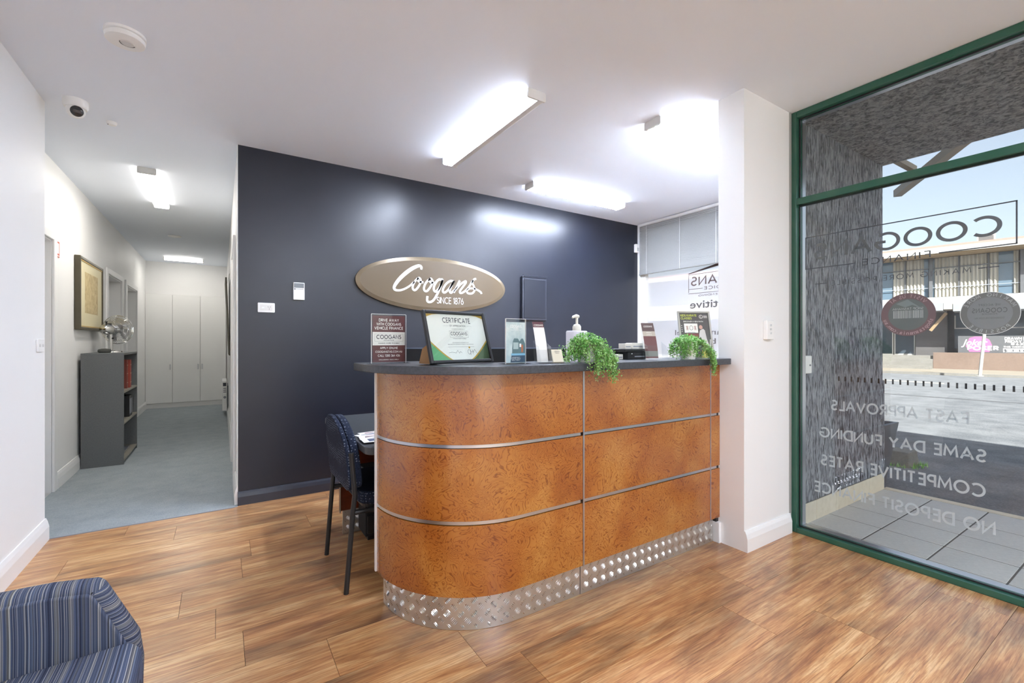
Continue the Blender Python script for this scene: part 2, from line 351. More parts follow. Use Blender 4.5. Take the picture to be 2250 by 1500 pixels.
# ---- lettering: geometric stroke capitals, plus the built-in font for lower case
def arc(cx, cy, rx, ry, a0, a1, n=14):
    return [(cx + rx * math.cos(math.radians(a0 + (a1 - a0) * i / n)), cy + ry * math.sin(math.radians(a0 + (a1 - a0) * i / n))) for i in range(n + 1)]
GL = {
 'A': (.86, [[(0, 0), (.43, 1), (.86, 0)], [(.15, .33), (.71, .33)]]), 'B': (.6, [[(.33, .52), (0, .52)], [(0, 0), (0, 1), (.3, 1)] + arc(.3, .76, .24, .24, 90, -90) + [(.33, .52)] + arc(.33, .26, .27, .26, 90, -90) + [(0, 0)]]),
 'C': (.86, [arc(.5, .5, .5, .5, 48, 312, 24)]), 'D': (.78, [[(0, 0), (0, 1), (.28, 1)] + arc(.28, .5, .5, .5, 90, -90, 16) + [(0, 0)]]),
 'E': (.52, [[(.52, 1), (0, 1), (0, 0), (.52, 0)], [(0, .52), (.48, .52)]]), 'F': (.52, [[(.52, 1), (0, 1), (0, 0)], [(0, .5), (.46, .5)]]),
 'G': (.95, [arc(.5, .5, .5, .5, 48, 345, 26) + [(.95, .48), (.55, .48)]]), 'H': (.7, [[(0, 0), (0, 1)], [(.7, 0), (.7, 1)], [(0, .52), (.7, .52)]]),
 'I': (0, [[(0, 0), (0, 1)]]), 'J': (.42, [[(.42, 1), (.42, .25)] + arc(.21, .22, .21, .22, 0, -170, 8)]), 'K': (.64, [[(0, 0), (0, 1)], [(.6, 1), (.02, .45)], [(.22, .62), (.64, 0)]]),
 'L': (.5, [[(0, 1), (0, 0), (.5, 0)]]), 'M': (.96, [[(0, 0), (.1, 1), (.48, .25), (.86, 1), (.96, 0)]]), 'N': (.74, [[(0, 0), (0, 1), (.74, 0), (.74, 1)]]),
 'O': (1., [arc(.5, .5, .5, .5, 0, 360, 30)]), 'P': (.56, [[(0, 0), (0, 1), (.29, 1)] + arc(.29, .73, .27, .27, 90, -90) + [(0, .46)]]), 'Q': (1., [arc(.5, .5, .5, .5, 0, 360, 30), [(.6, .3), (.95, -.05)]]),
 'R': (.6, [[(0, 0), (0, 1), (.29, 1)] + arc(.29, .74, .26, .26, 90, -90) + [(0, .48)], [(.28, .48), (.6, 0)]]),
 'S': (.58, [arc(.3, .75, .26, .25, 40, 262, 12) + arc(.28, .26, .28, .26, 82, -150, 14)]), 'T': (.62, [[(0, 1), (.62, 1)], [(.31, 1), (.31, 0)]]),
 'U': (.68, [[(0, 1), (0, .34)] + arc(.34, .34, .34, .34, 180, 360, 12) + [(.68, 1)]]), 'V': (.82, [[(0, 1), (.41, 0), (.82, 1)]]), 'W': (1.2, [[(0, 1), (.3, 0), (.6, .95), (.9, 0), (1.2, 1)]]),
 'X': (.7, [[(0, 0), (.7, 1)], [(0, 1), (.7, 0)]]), 'Y': (.72, [[(0, 1), (.36, .48), (.72, 1)], [(.36, .48), (.36, 0)]]), 'Z': (.6, [[(0, 1), (.6, 1), (0, 0), (.6, 0)]]),
 '0': (.64, [arc(.32, .5, .32, .5, 0, 360, 24)]), '1': (.22, [[(0, .8), (.2, 1), (.2, 0)]]), '2': (.56, [arc(.28, .72, .27, .28, 165, -40, 10) + [(.02, 0), (.56, 0)]]),
 '3': (.56, [arc(.27, .75, .25, .25, 150, -80, 10), arc(.27, .26, .28, .26, 85, -150, 12)]), '4': (.6, [[(.44, 0), (.44, 1), (0, .28), (.6, .28)]]), '5': (.56, [[(.5, 1), (.1, 1), (.05, .55)] + arc(.27, .32, .28, .32, 130, -150, 12)]),
 '6': (.58, [arc(.29, .3, .29, .3, 0, 360, 16), [(.03, .4), (.38, 1)]]), '7': (.56, [[(0, 1), (.56, 1), (.16, 0)]]), '8': (.56, [arc(.28, .75, .24, .25, 0, 360, 16), arc(.28, .26, .28, .26, 0, 360, 16)]), '9': (.58, [arc(.29, .7, .29, .3, 0, 360, 16), [(.55, .6), (.2, 0)]]),
 '.': (.06, [[(0, .0), (.08, .0)]]), '|': (0, [[(0, 0), (0, 1)]]), '&': (.6, [[(.6, 0), (.1, .8)] + arc(.26, .8, .16, .2, 170, -10, 8) + [(.05, .3)] + arc(.25, .22, .22, .22, 160, 330, 8)]), '$': (.58, [arc(.3, .75, .26, .25, 40, 262, 12) + arc(.28, .26, .28, .26, 82, -150, 14), [(.29, -.12), (.29, 1.12)]]), '@': (1., [arc(.5, .5, .5, .5, -50, 300, 20), arc(.5, .5, .2, .2, 0, 360, 10)]), '-': (.4, [[(0, .5), (.4, .5)]]),
}
def ribbon(pts, w, vf=None):
    vf = vf or ([], []); pts = [Vector(p) for p in pts]; k0 = len(vf[0]); m = len(pts)
    closed = (pts[0] - pts[-1]).length < 1e-6
    for i, p in enumerate(pts):
        if closed and i in (0, m - 1): a, b = pts[-2], pts[1]
        else: a, b = pts[max(i - 1, 0)], pts[min(i + 1, m - 1)]
        d1 = (p - a); d2 = (b - p)
        d1 = d1.normalized() if d1.length > 1e-9 else None; d2 = d2.normalized() if d2.length > 1e-9 else None
        d1 = d1 or d2; d2 = d2 or d1
        t = (d1 + d2); t = t.normalized() if t.length > .3 else d1
        nv = Vector((-t.y, t.x)); sc = 1 / max(.5, abs(nv.dot(Vector((-d1.y, d1.x)))))
        ww = (w[i] if isinstance(w, (list, tuple)) else w) / 2 * sc
        vf[0].append(tuple(p + nv * ww)); vf[0].append(tuple(p - nv * ww))
    for i in range(m - 1):
        a = k0 + 2 * i; vf[1].append((a, a + 1, a + 3, a + 2))
    return vf
def caps(text, weight=.14, gap=.28, space=.45):
    """2D text with cap height 1, starting at x = 0; returns (verts, faces), width"""
    vf = ([], []); x = 0
    for ch in text:
        if ch == ' ': x += space; continue
        wd, st = GL[ch]
        for pl in st: ribbon([(x + a, b) for a, b in pl], weight, vf)
        x += wd + gap
    return vf, max(x - gap, .01)
def bfont(text, bold=0.0, shear=0.0, space=1.0):
    cu = bpy.data.curves.new('t', 'FONT'); cu.body = text; cu.offset = bold; cu.shear = shear; cu.space_character = space; cu.resolution_u = 3
    o = bpy.data.objects.new('t', cu); C.objects.link(o)
    dg = bpy.context.evaluated_depsgraph_get(); me = bpy.data.meshes.new_from_object(o.evaluated_get(dg))
    vs = [(v.co.x, v.co.y) for v in me.vertices]; fs = [tuple(p.vertices) for p in me.polygons]
    bpy.data.objects.remove(o); bpy.data.curves.remove(cu); bpy.data.meshes.remove(me)
    x0 = min(v[0] for v in vs); k = 1 / .69
    vs = [((x - x0) * k, y * k) for x, y in vs]
    return (vs, fs), max(v[0] for v in vs)
def put_text(mb, tx, o, ex, ey, height, width=None, align='l'):
    """write text with baseline start o along unit vectors ex, ey; fitted to a width when given"""
    vf, wd = tx; sx = (width / wd) if width else height; W = wd * sx; o = Vector(o); ex = Vector(ex)
    if align == 'c': o = o - ex * (W / 2)
    elif align == 'r': o = o - ex * W
    return mb.flat(vf, o, ex * sx, Vector(ey) * height)
def rect(x0, x1, y0, y1): return ([(x0, y0), (x1, y0), (x1, y1), (x0, y1)], [(0, 1, 2, 3)])
def disc(cx, cy, rx, ry, n=40): return ([(cx + rx * math.cos(2 * math.pi * i / n), cy + ry * math.sin(2 * math.pi * i / n)) for i in range(n)], [tuple(range(n))])
def frame2d(x0, x1, y0, y1, w):
    return ([(x0, y0), (x1, y0), (x1, y1), (x0, y1), (x0 + w, y0 + w), (x1 - w, y0 + w), (x1 - w, y1 - w), (x0 + w, y1 - w)], [(0, 1, 5, 4), (1, 2, 6, 5), (2, 3, 7, 6), (3, 0, 4, 7)])
def rrect(x0, x1, y0, y1, r, n=5):
    return arc(x1 - r, y0 + r, r, r, -90, 0, n) + arc(x1 - r, y1 - r, r, r, 0, 90, n) + arc(x0 + r, y1 - r, r, r, 90, 180, n) + arc(x0 + r, y0 + r, r, r, 180, 270, n)
EX, EY, EZ = Vector((1, 0, 0)), Vector((0, 1, 0)), Vector((0, 0, 1))

# ================================================================== STRUCTURE
CE = 2.695; LW = -.91; HL = -1.15; HR = .105; NY = 3.943; HEND = 10.5; GXF = 3.10; PY0, PY1 = 1.469, 1.63; PX = 2.555; WX = 4.44; YB = -3.2
fl = struct('floor', B(LW, WX, YB, 3.9, -.12, -.006), 'blackmatte', 'brown wood-look plank floor of the reception')
k = 0
for r_ in range(-1, 29):
    y1 = 3.71 - .2485 * r_; y0 = y1 - .2485
    y1 = min(y1, NY if False else 3.895); y0 = max(y0, YB)
    if y1 - y0 < .02: continue
    J = {0: -.245, 1: .503, 2: .147, 3: .095, 4: -.158, 5: -.019, 6: .078, 9: 2.21, 10: 1.946, 11: 2.268, 12: 2.945}.get(r_, rnd.uniform(-.9, .3))
    xend = WX if y0 > 1.46 else GXF - .004
    L = 1.22; x = J - L * math.ceil((J - LW) / L)
    while x < xend:
        a, b = max(x, LW), min(x + L, xend)
        if b - a > .02:
            o = MB().box(-(b - a) / 2 + .0008, (b - a) / 2 - .0008, -(y1 - y0) / 2 + .0007, (y1 - y0) / 2 - .0007, -.005, 0).build('plank', 'plank', fl)
            o.location = ((a + b) / 2, (y0 + y1) / 2, 0)
        x += L
# strip of planks between the carpet line and the navy wall
for a, b in ((HR - .02, .17), (.17, 1.39), (1.39, 2.61), (2.61, 3.83), (3.83, WX)):
    o = MB().box(-(b - a) / 2 + .0008, (b - a) / 2 - .0008, -.0235, .0235, -.005, 0).build('plank', 'plank', fl); o.location = ((a + b) / 2, 3.9195, 0)
struct('floor_carpet', B(HL, HR, 3.905, HEND, -.1, .004), 'carpet', 'blue-grey carpet running down the corridor')
struct('trim_1', B(LW, HR - .02, 3.893, 3.907, -.02, .005), 'greymetal', 'thin metal strip where carpet meets the plank floor')
struct('ceiling', B(-1.5, WX + .2, YB, HEND + .2, CE, CE + .1), 'ceil', 'plain white ceiling')
struct('roof', B(-5, 4.62, -5.8, 15, CE + .1, 5.9), 'whitewall', 'upper part of the building over the office, rear overhang added to block sun')  # rear overhang sized to keep direct sun out of the added back window
struct('wall_left', B(-1.45, LW, YB, 3.89, -.1, CE), 'wall', 'white wall beside the striped armchair')
# left wall of the corridor with three door openings
DO = [(3.98, 5.09), (7.19, 8.10), (8.49, 9.43)]
hl = MB(); yy = 3.89
for a, b in DO:
    hl.box(HL - .2, HL, yy, a, -.1, CE); hl.box(HL - .2, HL, a, b, 2.05, CE); yy = b
hl.box(HL - .2, HL, yy, HEND + .1, -.1, CE)
struct('wall_hall_left', hl, 'wall', 'white corridor wall with the framed print')
for i, (a, b) in enumerate(DO):
    d = thing('door_%d' % (i + 1), ['white door at the near end of the corridor', 'white door just past the framed print', 'white door beside the tall cupboards'][i], None, (HL, a, 0), kind='structure')
    Wd = b - a
    B(-.16, -.12, .01, Wd - .01, .01, 2.04).build('door_leaf', 'doorpaint', d)
    B(-.2, .0, 0, .018, 0, 2.05).build('jamb', 'trim', d); B(-.2, .0, Wd - .018, Wd, 0, 2.05).build('jamb', 'trim', d); B(-.2, .0, .018, Wd - .018, 2.032, 2.05).build('jamb', 'trim', d)
    for y0, y1 in ((-.09, .008), (Wd - .008, Wd + .075)): B(0, .018, y0, y1, 0, 2.11).build('architrave', 'trim', d, bevel=.005)
    B(0, .018, .008, Wd - .008, 2.045, 2.11).build('architrave', 'trim', d, bevel=.005)
    MB().lathe([(.0, 0), (.025, 0), (.025, .012), (.012, .02), (.012, .05), (.026, .055), (.026, .075), (0, .08)], (-.12, .09, 1.0), 14, 'x').build('door_knob', 'alu', d, smooth=True)
struct('wall_hall_end', B(-1.4, .3, HEND, HEND + .12, -.1, CE), 'wall', 'white end wall above the tall cupboards')
struct('wall_hall_right', B(HR, .26, NY + .14, HEND, -.1, CE), 'wall', 'white right-hand wall of the corridor')
struct('wall_hall_return', B(HR - .0006, HR + .0024, NY - .001, NY + .14, 0, CE), 'wall', 'white end of the navy wall facing the corridor')
struct('wall_back', B(HR + .0024, WX + .1, NY, NY + .14, -.1, CE), 'navy', 'navy blue feature wall behind the counter')
struct('wall_pier', B(PX, GXF + .02, PY0, PY1, -.1, CE), 'wall', 'white pier between the counter and the shopfront')
struct('wall_pier_inner', B(GXF + .02, WX, PY0 + .09, PY1, -.1, CE), 'wall', 'white wall behind the counter beside the rear window')
w3 = thing('window_added', 'wide white-framed window added behind the viewer for daylight', None, (0, YB, 0), kind='structure')  # out of view; added as a daylight source for the room
for a, b in ((-1.4, -.86), (3.0, GXF + .1)): B(a, b, -.12, 0, 0, CE - .001).build('added_side_pier', 'wall', w3)
B(-.86, 3.0, -.1, -.02, 0, .09).build('sill', 'trim', w3); B(-.86, 3.0, -.1, -.02, 2.6, CE - .001).build('head', 'trim', w3)  # sill and head of the added window
for x in (.4, 1.7): B(x - .03, x + .03, -.09, -.03, .09, 2.6).build('mullion', 'trim', w3)  # mullions of the added window
for a, b in ((-.86, .37), (.43, 1.67), (1.73, 3.0)): B(a, b, -.063, -.057, .09, 2.6).build('pane', 'glass', w3)  # panes of the added window
struct('wall_window_below', B(WX, WX + .16, PY1, NY, -.1, .96), 'wall', 'low white wall under the rear window')
# architraves on the right corridor wall
d = thing('door_4', 'white door frame on the right of the corridor, beside the navy wall', None, (HR, 4.45, 0), kind='structure')
for a, b in ((0, .075), (.93, 1.0)): B(-.02, 0, a, b, 0, 2.12).build('architrave', 'trim', d, bevel=.004)
B(-.02, 0, .075, .93, 2.05, 2.12).build('architrave', 'trim', d, bevel=.004); B(-.006, -.0005, .075, .93, .01, 2.05).build('door_leaf', 'doorpaint', d)
# baseboards
def skirt(name, a, b, h, n, mat, label):     # profile extruded from a to b, n = outward normal
    a, b, n = Vector(a), Vector(b), Vector(n); m = MB()
    pf = [(0, 0), (.02, 0), (.02, h * .62), (.0135, h * .85), (.006, h), (0, h)]
    q = len(pf); vs = [p + n * x + EZ * z for p in (a, b) for x, z in pf]
    m.add(vs, [tuple(range(q)), tuple(range(q, 2 * q))[::-1]] + [(i, (i + 1) % q, q + (i + 1) % q, q + i) for i in range(q)])
    return struct(name, m, mat, label)
skirt('baseboard_left', (LW, YB, 0), (LW, 3.89, 0), .135, (1, 0, 0), 'trim', 'white skirting board along the left wall')
skirt('baseboard_back', (HR, NY, 0), (WX, NY, 0), .1, (0, -1, 0), 'navytrim', 'dark navy skirting board under the navy wall')
skirt('baseboard_pier', (PX, PY0, 0), (GXF - .03, PY0, 0), .12, (0, -1, 0), 'trim', 'white skirting board on the pier')
skirt('baseboard_hall', (HL, 5.17, 0), (HL, 7.09, 0), .135, (1, 0, 0), 'trim', 'white skirting board under the framed print')
skirt('baseboard_hall_far', (HL, 9.51, 0), (HL, HEND - .05, 0), .135, (1, 0, 0), 'trim', 'white skirting board beside the tall cupboards')
skirt('baseboard_hall_right', (HR, 5.46, 0), (HR, HEND - .05, 0), .135, (-1, 0, 0), 'trim', 'white skirting board on the right of the corridor')
skirt('baseboard_hall_corner', (HR, NY, 0), (HR, 4.44, 0), .135, (-1, 0, 0), 'trim', 'white skirting board at the corner of the navy wall')

struct('trim_4', B(PX - .024, PX - .0005, PY1 - .02, PY1 + .08, 0, .125), 'trim', 'white skirting end beside the counter kick plate', bevel=.004)
struct('trim_5', B(PX - .024, PX - .0005, PY1 + .0005, PY1 + .08, .126, 1.08), 'blackmatte', 'dark filler strip between the counter and the pier')
# ---- shopfront glazing (window_1)
GL0 = -2.9; GP = 3.14
wn = thing('window_1', 'green-framed shopfront window', None, (GXF, PY0, 0), kind='structure')
def loc(o, x0, x1, y0, y1, z0, z1): return B(x0 - o[0], x1 - o[0], y0 - o[1], y1 - o[1], z0, z1)
WO = (GXF, PY0)
loc(WO, GXF - .005, GXF + .075, PY0 - .032, PY0 - .001, 0, CE - .001).build('jamb', 'green', wn, bevel=.003)
loc(WO, GXF - .005, GXF + .075, GL0, PY0 - .033, 2.655, CE - .001).build('head_rail', 'green', wn, bevel=.003)
loc(WO, GXF - .005, GXF + .075, GL0, PY0 - .033, 0, .032).build('sill_rail', 'green', wn, bevel=.003)
loc(WO, GXF - .005, GXF + .075, GL0, PY0 - .033, 2.096, 2.137).build('transom', 'green', wn, bevel=.003)
loc(WO, GXF - .005, GXF + .075, -.62, -.57, .032, 2.096).build('mullion', 'green', wn, bevel=.003)
loc(WO, GP - .003, GP + .003, GL0, PY0 - .034, .034, 2.094).build('pane', 'glass', wn)
loc(WO, GP - .003, GP + .003, GL0, PY0 - .034, 2.139, 2.653).build('pane', 'glass', wn)
for z0, z1 in ((.032, .04), (2.088, 2.096), (2.137, 2.145), (2.647, 2.655)):
    loc(WO, GP - .012, GP - .004, GL0, PY0 - .034, z0, z1).build('gasket', 'black', wn)
for z0, z1 in ((.04, 2.088), (2.145, 2.647)): loc(WO, GP - .012, GP - .004, PY0 - .04, PY0 - .033, z0, z1).build('gasket', 'black', wn)
loc(WO, GXF + .076, GXF + .14, GL0, PY0 - .005, .0, .028).build('outer_sill', 'alu', wn)
loc(WO, GXF + .076, GXF + .12, PY0 - .032, PY0 - .004, .03, CE - .03).build('outer_jamb', 'alu', wn)
loc(WO, GXF + .076, GXF + .12, GL0, PY0 - .034, 2.66, CE - .03).build('outer_head', 'alu', wn)
struct('trim_2', B(GXF - .03, GXF - .006, PY0 - .004, PY0 - .0005, .12, CE - .002), 'greygap', 'grey filler strip between the pier and the green frame')
struct('wall_shopfront_end', B(GXF - .02, GXF + .12, YB, GL0 - .001, -.1, CE), 'wall', 'white wall at the far end of the shopfront')

# ---- rear window (window_2) behind the counter
w2 = thing('window_2', 'white-framed rear window with reversed lettering behind the counter', None, (WX, PY1, .96), kind='structure')
def l2(x0, x1, y0, y1, z0, z1): return B(x0 - WX, x1 - WX, y0 - PY1, y1 - PY1, z0 - .96, z1 - .96)
l2(WX - .0, WX + .1, NY - .05, NY - .001, .96, CE - .001).build('jamb', 'white', w2, bevel=.004)
l2(WX + .01, WX + .07, NY - .12, NY - .052, .99, CE - .002).build('sash_stile', 'offwhite', w2, bevel=.004)
l2(WX - .0, WX + .1, PY1 + .001, PY1 + .05, .96, CE - .001).build('jamb', 'white', w2, bevel=.004)
l2(WX - .03, WX + .1, PY1 + .051, NY - .052, .96, .99).build('window_sill', 'white', w2, bevel=.004)
l2(WX, WX + .1, PY1 + .051, NY - .052, 2.62, CE - .001).build('head', 'white', w2)
l2(WX + .06, WX + .066, PY1 + .051, NY - .1, .99, 2.62).build('pane', 'film', w2)

# ================================================================== OUTSIDE
struct('added_forecourt', B(-12, GXF + .1, -40, YB - .13, -.3, -.03), 'bounce_paleconcrete', 'pale concrete forecourt added unseen behind the viewer to bounce daylight')  # unseen ground, made pale to bounce sunlight onto the ceiling
struct('wall_exterior', B(GXF + .125, 4.62, 1.476, PY0 + .089, -.05, 2.78), 'stucco', 'dark grey textured wall outside the shopfront')
struct('wall_exterior_street', B(4.62, 4.66, 1.476, 15, -.1, .9), 'stucco', 'dark grey street front under the rear window')
struct('ceiling_outside', B(GXF + .125, 4.62, -5.8, 1.475, 2.68, 2.78), 'soffit', 'dark grey textured soffit over the entrance')
pv = struct('pavement', B(GXF + .125, 4.7, -7, 1.4755, -.2, -.002), 'grout', 'grey tiled entrance pavement')
tile = None
for i in range(5):
    for j in range(9):
        x0 = 3.336 + .303 * i - .303; x1 = x0 + .293; y1 = 1.163 + .306 - .306 * j; y0 = y1 - .298
        x0 = max(x0, GXF + .145)
        if i == 0: B(x0, x1, y0, y1, -.02, 0).build('tile', 'patiotile', pv); continue
        if i == 4: x1 = 4.62
        cx, cy = (x0 + x1) / 2, (y0 + y1) / 2
        o = MB().box(-(x1 - x0) / 2, (x1 - x0) / 2, -(y1 - y0) / 2, (y1 - y0) / 2, -.02, 0).build('tile', 'patiotile', pv, bevel=.002, seg=1); o.location = (cx, cy, 0)
B(4.626, 4.7, -7, 1.4755, -.2, .002).build('edge_tile', 'beigetile', pv)
sk = thing('trim_3', 'row of beige skirting tiles along the outside wall', None, (GXF + .15, 1.476, 0), kind='structure')
B(0, 1.36, -.0032, -.0005, .001, .136).build('grout_bed', 'grout', sk)
xs = [3.25, 3.436, 3.736, 4.03, 4.338, 4.62]
for a, b in zip(xs, xs[1:]): B(a - GXF - .15 + .003, b - GXF - .15 - .003, -.012, -.0035, .001, .135).build('tile', 'beigetile', sk, bevel=.002, seg=1)
db = thing('doorbell', 'white doorbell box on the dark outside wall', 'doorbell', (3.285, 1.4755, 1.01))
B(-.045, .045, -.028, 0, 0, .118).build('case', 'white', db, bevel=.005); MB().lathe([(0, 0), (.006, 0), (.006, -.006), (0, -.006)], (.012, -.029, .055), 12, 'y').build('button', 'greymetal', db)

# street frame: t along the far pavement (to the right), n away from us
tv = Vector((.1926, -.9813, 0)); nv = Vector((.9813, .1926, 0)); SROT = math.atan2(tv.y, tv.x)
def SN(u, v, N):
    d = ray(u, v); k = (N - EYE.dot(nv)) / d.dot(nv); p = EYE + d * k; return p.dot(tv), p.z
RZ = -.13
rd = MB().add([(4.705, -30, RZ + .06), (4.705, 40, RZ + .06), (7.5, 40, RZ), (7.5, -30, RZ), tuple(nv * 25.4 + tv * 40 + EZ * RZ), tuple(nv * 25.4 - tv * 40 + EZ * RZ)], [(0, 3, 2, 1), (3, 4, 5, 2)])
struct('road', rd, 'asphalt', 'grey asphalt street outside')
def sbox(t0, t1, n0, n1, z0, z1): return MB().obox(tv * (t0 + t1) / 2 + nv * (n0 + n1) / 2 + EZ * (z0 + z1) / 2, tv * (t1 - t0) / 2, nv * (n1 - n0) / 2, EZ * (z1 - z0) / 2)
struct('footpath', sbox(-40, 40, 25.4, 31, -.4, -.04), 'footpath', 'pale footpath across the street')
struct('kerb', sbox(-40, 40, 25.22, 25.399, -.4, -.035), 'concrete', 'pale kerb across the street')
def paint(name, pts, label, mat='curtain'):
    c = sum((gz(u, v, RZ) for u, v in pts), Vector()) / len(pts); m = MB(); P3 = [gz(u, v, RZ) for u, v in pts]
    m.add([(p.x, p.y, RZ + .001) for p in P3] + [(p.x, p.y, RZ + .006) for p in P3], [tuple(range(4, 8)), (0, 1, 5, 4), (1, 2, 6, 5), (2, 3, 7, 6), (3, 0, 4, 7)])
    tag(m.build(name, mat), label, 'road marking', kind='structure')
paint('road_line', [(2062, 1028), (2100, 1032), (2130, 1017), (2110, 1010)], 'short worn white bay mark on the near asphalt')
paint('road_line', [(1942, 834), (2075, 842), (2075, 843.5), (1942, 835.5)], 'thin white line along the far side of the street')
paint('cable_shadow', [(1942, 864), (2250, 886), (2250, 887.5), (1942, 865.2)], 'long thin cable shadow painted dark across the street', 'mullion')  # dark strip stands in for a cable's shadow on the asphalt

ob = thing('opposite_building', 'two-storey pale building with curtained upper windows across the street', 'building', nv * 30 + EZ * 0, SROT)
def st(u, N): return SN(u, 700, N)[0]
def fb(name, t0, t1, n0, n1, z0, z1, mat, par=None, **k):      # local: x along street, y away, relative to N = 30
    return B(t0, t1, n0 - 30, n1 - 30, z0, z1).build(name, mat, par or ob, **k)
fb('upper_wall', -30, 20, 30.25, 36, 3.2, 5.35, 'whitewall')
fb('roof', -30.3, 20.3, 28.9, 36.5, 5.62, 5.72, 'pinkroof')
fb('fascia', -30.3, 20.3, 28.9, 28.98, 5.36, 5.62, 'whitewall')
fb('soffit', -30.3, 20.3, 28.98, 30.3, 5.3, 5.36, 'tan')
fb('sill_band', -30, 20, 29.8, 30.25, 3.0, 3.37, 'whitewall')
tcols = [st(u, 29.98) for u in (1760, 2041.5, 2241.5)]
for t in tcols: fb('column', t, t + .13, 29.9, 30.25, 3.37, 5.3, 'mullion')
for u in (1860, 1989, 2107, 2172.5): t = st(u, 30); fb('mullion', t - .025, t + .025, 29.97, 30.05, 3.37, 5.3, 'mullion')
fb('transom', -12, 6, 29.97, 30.04, 4.77, 4.81, 'mullion'); fb('guard_rail', -12, 6, 29.95, 29.97, 3.83, 3.86, 'greymetal')
edges = [1760, 1860, 1989, 2041.5, 2107, 2172.5, 2241.5]
for a, b in zip(edges, edges[1:]): fb('window_pane', st(a, 30) + .03, st(b, 30) - .03, 30.06, 30.08, 3.38, 5.29, 'blueglass')
fb('window_pane', st(2249, 30), 6, 30.06, 30.08, 3.38, 5.29, 'blueglass')
def curtain(u0, u1):
    t0, t1 = st(u0, 29.96), st(u1, 29.96); n = max(6, int((t1 - t0) / .035)); m = MB()
    m.grid(lambda i, j: (t0 + (t1 - t0) * i, .03 - .03 * math.sin(i * n * 1.7) - .006, 3.4 + 1.88 * j), n * 2, 1); m.build('curtain', 'curtain', ob, smooth=True)
for a, b in ((1790, 1850), (1962, 1987), (1991, 2030), (2053, 2105), (2109, 2170), (2174, 2194), (2227, 2240), (2251, 2290)): curtain(a, b)
fb('lower_wall', -30, st(2012, 30.4), 30.6, 36, -.05, 3.2, 'cream')
fb('brick_wall', st(2012, 30.2), st(2081, 30.2), 30.2, 36, -.05, 3.2, 'darkbrick')
fb('recess_wall', st(2081, 30.6), 20, 30.9, 36, -.05, 3.2, 'blackmatte')
tl = st(2072, 28.6)
fb('awning', -30, tl, 28.6, 30.2, 2.66, 3.02, 'greymetal'); fb('awning', tl + .01, tl + .3, 28.75, 30.2, 2.72, 3.06, 'whitewall'); fb('awning', st(2094, 28.8), 20, 28.8, 30.85, 2.62, 3.0, 'greymetal')
MB().beam((st(2045, 29.6), -.6, 1.75), (st(2080, 29.6), -.6, 2.58), .12, .16, (0, 1, 0)).build('sloping_beam', 'tan', ob)
for u0, u1 in ((1920, 1963), (1965, 2011)):
    t0, t1 = st(u0, 30.4), st(u1, 30.4)
    dr = B(t0 + .05, t1 - .05, .38, .4, .62, 2.5).build('glass_door', 'darkglass', ob)
    for a, b, z0, z1 in ((t0, t0 + .05, .56, 2.55), (t1 - .05, t1, .56, 2.55), (t0 + .05, t1 - .05, .56, .62), (t0 + .05, t1 - .05, 2.5, 2.55)): B(a, b, .36, .42, z0, z1).build('door_frame', 'whitewall', dr)
fb('landing', -12, st(2051, 29.6), 29.3, 30.6, -.04, .56, 'concrete')
for i in range(3): fb('step', -12, st(2051, 29.6), 29.3 - .35 * (i + 1), 29.299 - .35 * i, -.04, .56 - .15 * (i + 1), 'concrete')
fb('shop_window', st(2097, 30.8), 6, 30.8, 30.82, .9, 2.6, 'darkglass'); fb('window_rail', st(2097, 30.78), 6, 30.76, 30.79, 1.85, 1.9, 'whitewall'); fb('window_rail', st(2097, 30.78), st(2100, 30.78), 30.76, 30.79, 1.85, 2.5, 'whitewall')
ac = thing('rooftop_unit', 'white ventilation box standing on the roof across the street', 'air vent', nv * 30.5 + tv * st(2167, 30.5) + EZ * 5.72, SROT)
B(-.3, .3, -.2, .3, 0, .5).build('case', 'whitewall', ac)
for i in range(7): B(-.24, .24, -.215, -.201, .06 + .055 * i, .09 + .055 * i).build('louvre', 'mullion', ac)
pw = struct('planter_wall', sbox(st(2051, 29.4), 20, 29.2, 29.6, -.06, .72), 'brownwall', 'low brown rendered wall across the street')
sg = thing('poker_board', 'dark banner with pink emblem and white lettering behind the low brown wall', 'sign', nv * 29.75 + tv * st(2105, 29.75) + EZ * .66, SROT)
sgw = 4.6; zt = SN(2180, 737.5, 29.75)[1] - .66; zb = SN(2180, 776, 29.75)[1] - .66
B(0, sgw, -.02, .02, 0, zt).build('board', 'mullion', sg)
px = st(2200, 29.75) - st(2190, 29.75); px /= 10       # metres per pixel there
def sx(u): return st(u, 29.75) - st(2105, 29.75)
def sz(v): return SN(2170, v, 29.75)[1] - .66
MB().flat(([(sx(a), sz(b)) for a, b in ((2122, 760), (2130, 742), (2142, 739), (2160, 739), (2174, 746), (2180, 758), (2174, 773), (2130, 773))], [tuple(range(8))]), (0, -.022, 0), EX, EZ).build('emblem', plain('c2608f', .5), sg)
m = MB(); put_text(m, bfont('Joker', .012, .35), (sx(2112), -.026, sz(758.5)), EX, EZ, .27, sx(2170) - sx(2112)); m.build('lettering', 'white', sg)
m = MB(); put_text(m, caps('POKER', .26, .3), (sx(2127), -.026, sz(768.5)), EX, EZ, .16, sx(2193) - sx(2127)); m.build('lettering', 'white', sg)
for tx, u0, v, h, wd in (('DRAWN EVERY', 2208, 746, .1, .95), ('FRIDAY NIGHT', 2209, 752.5, .1, .95), ('@ 6.30 PM', 2222, 757.5, .09, .6), ('THIS WEEKS JACKPOT', 2205, 763, .06, 1.15)):
    m = MB(); put_text(m, caps(tx, .24, .26), (sx(u0), -.026, sz(v)), EX, EZ, h, wd); tag(m.build('lettering', 'white', sg), kind='stuff')
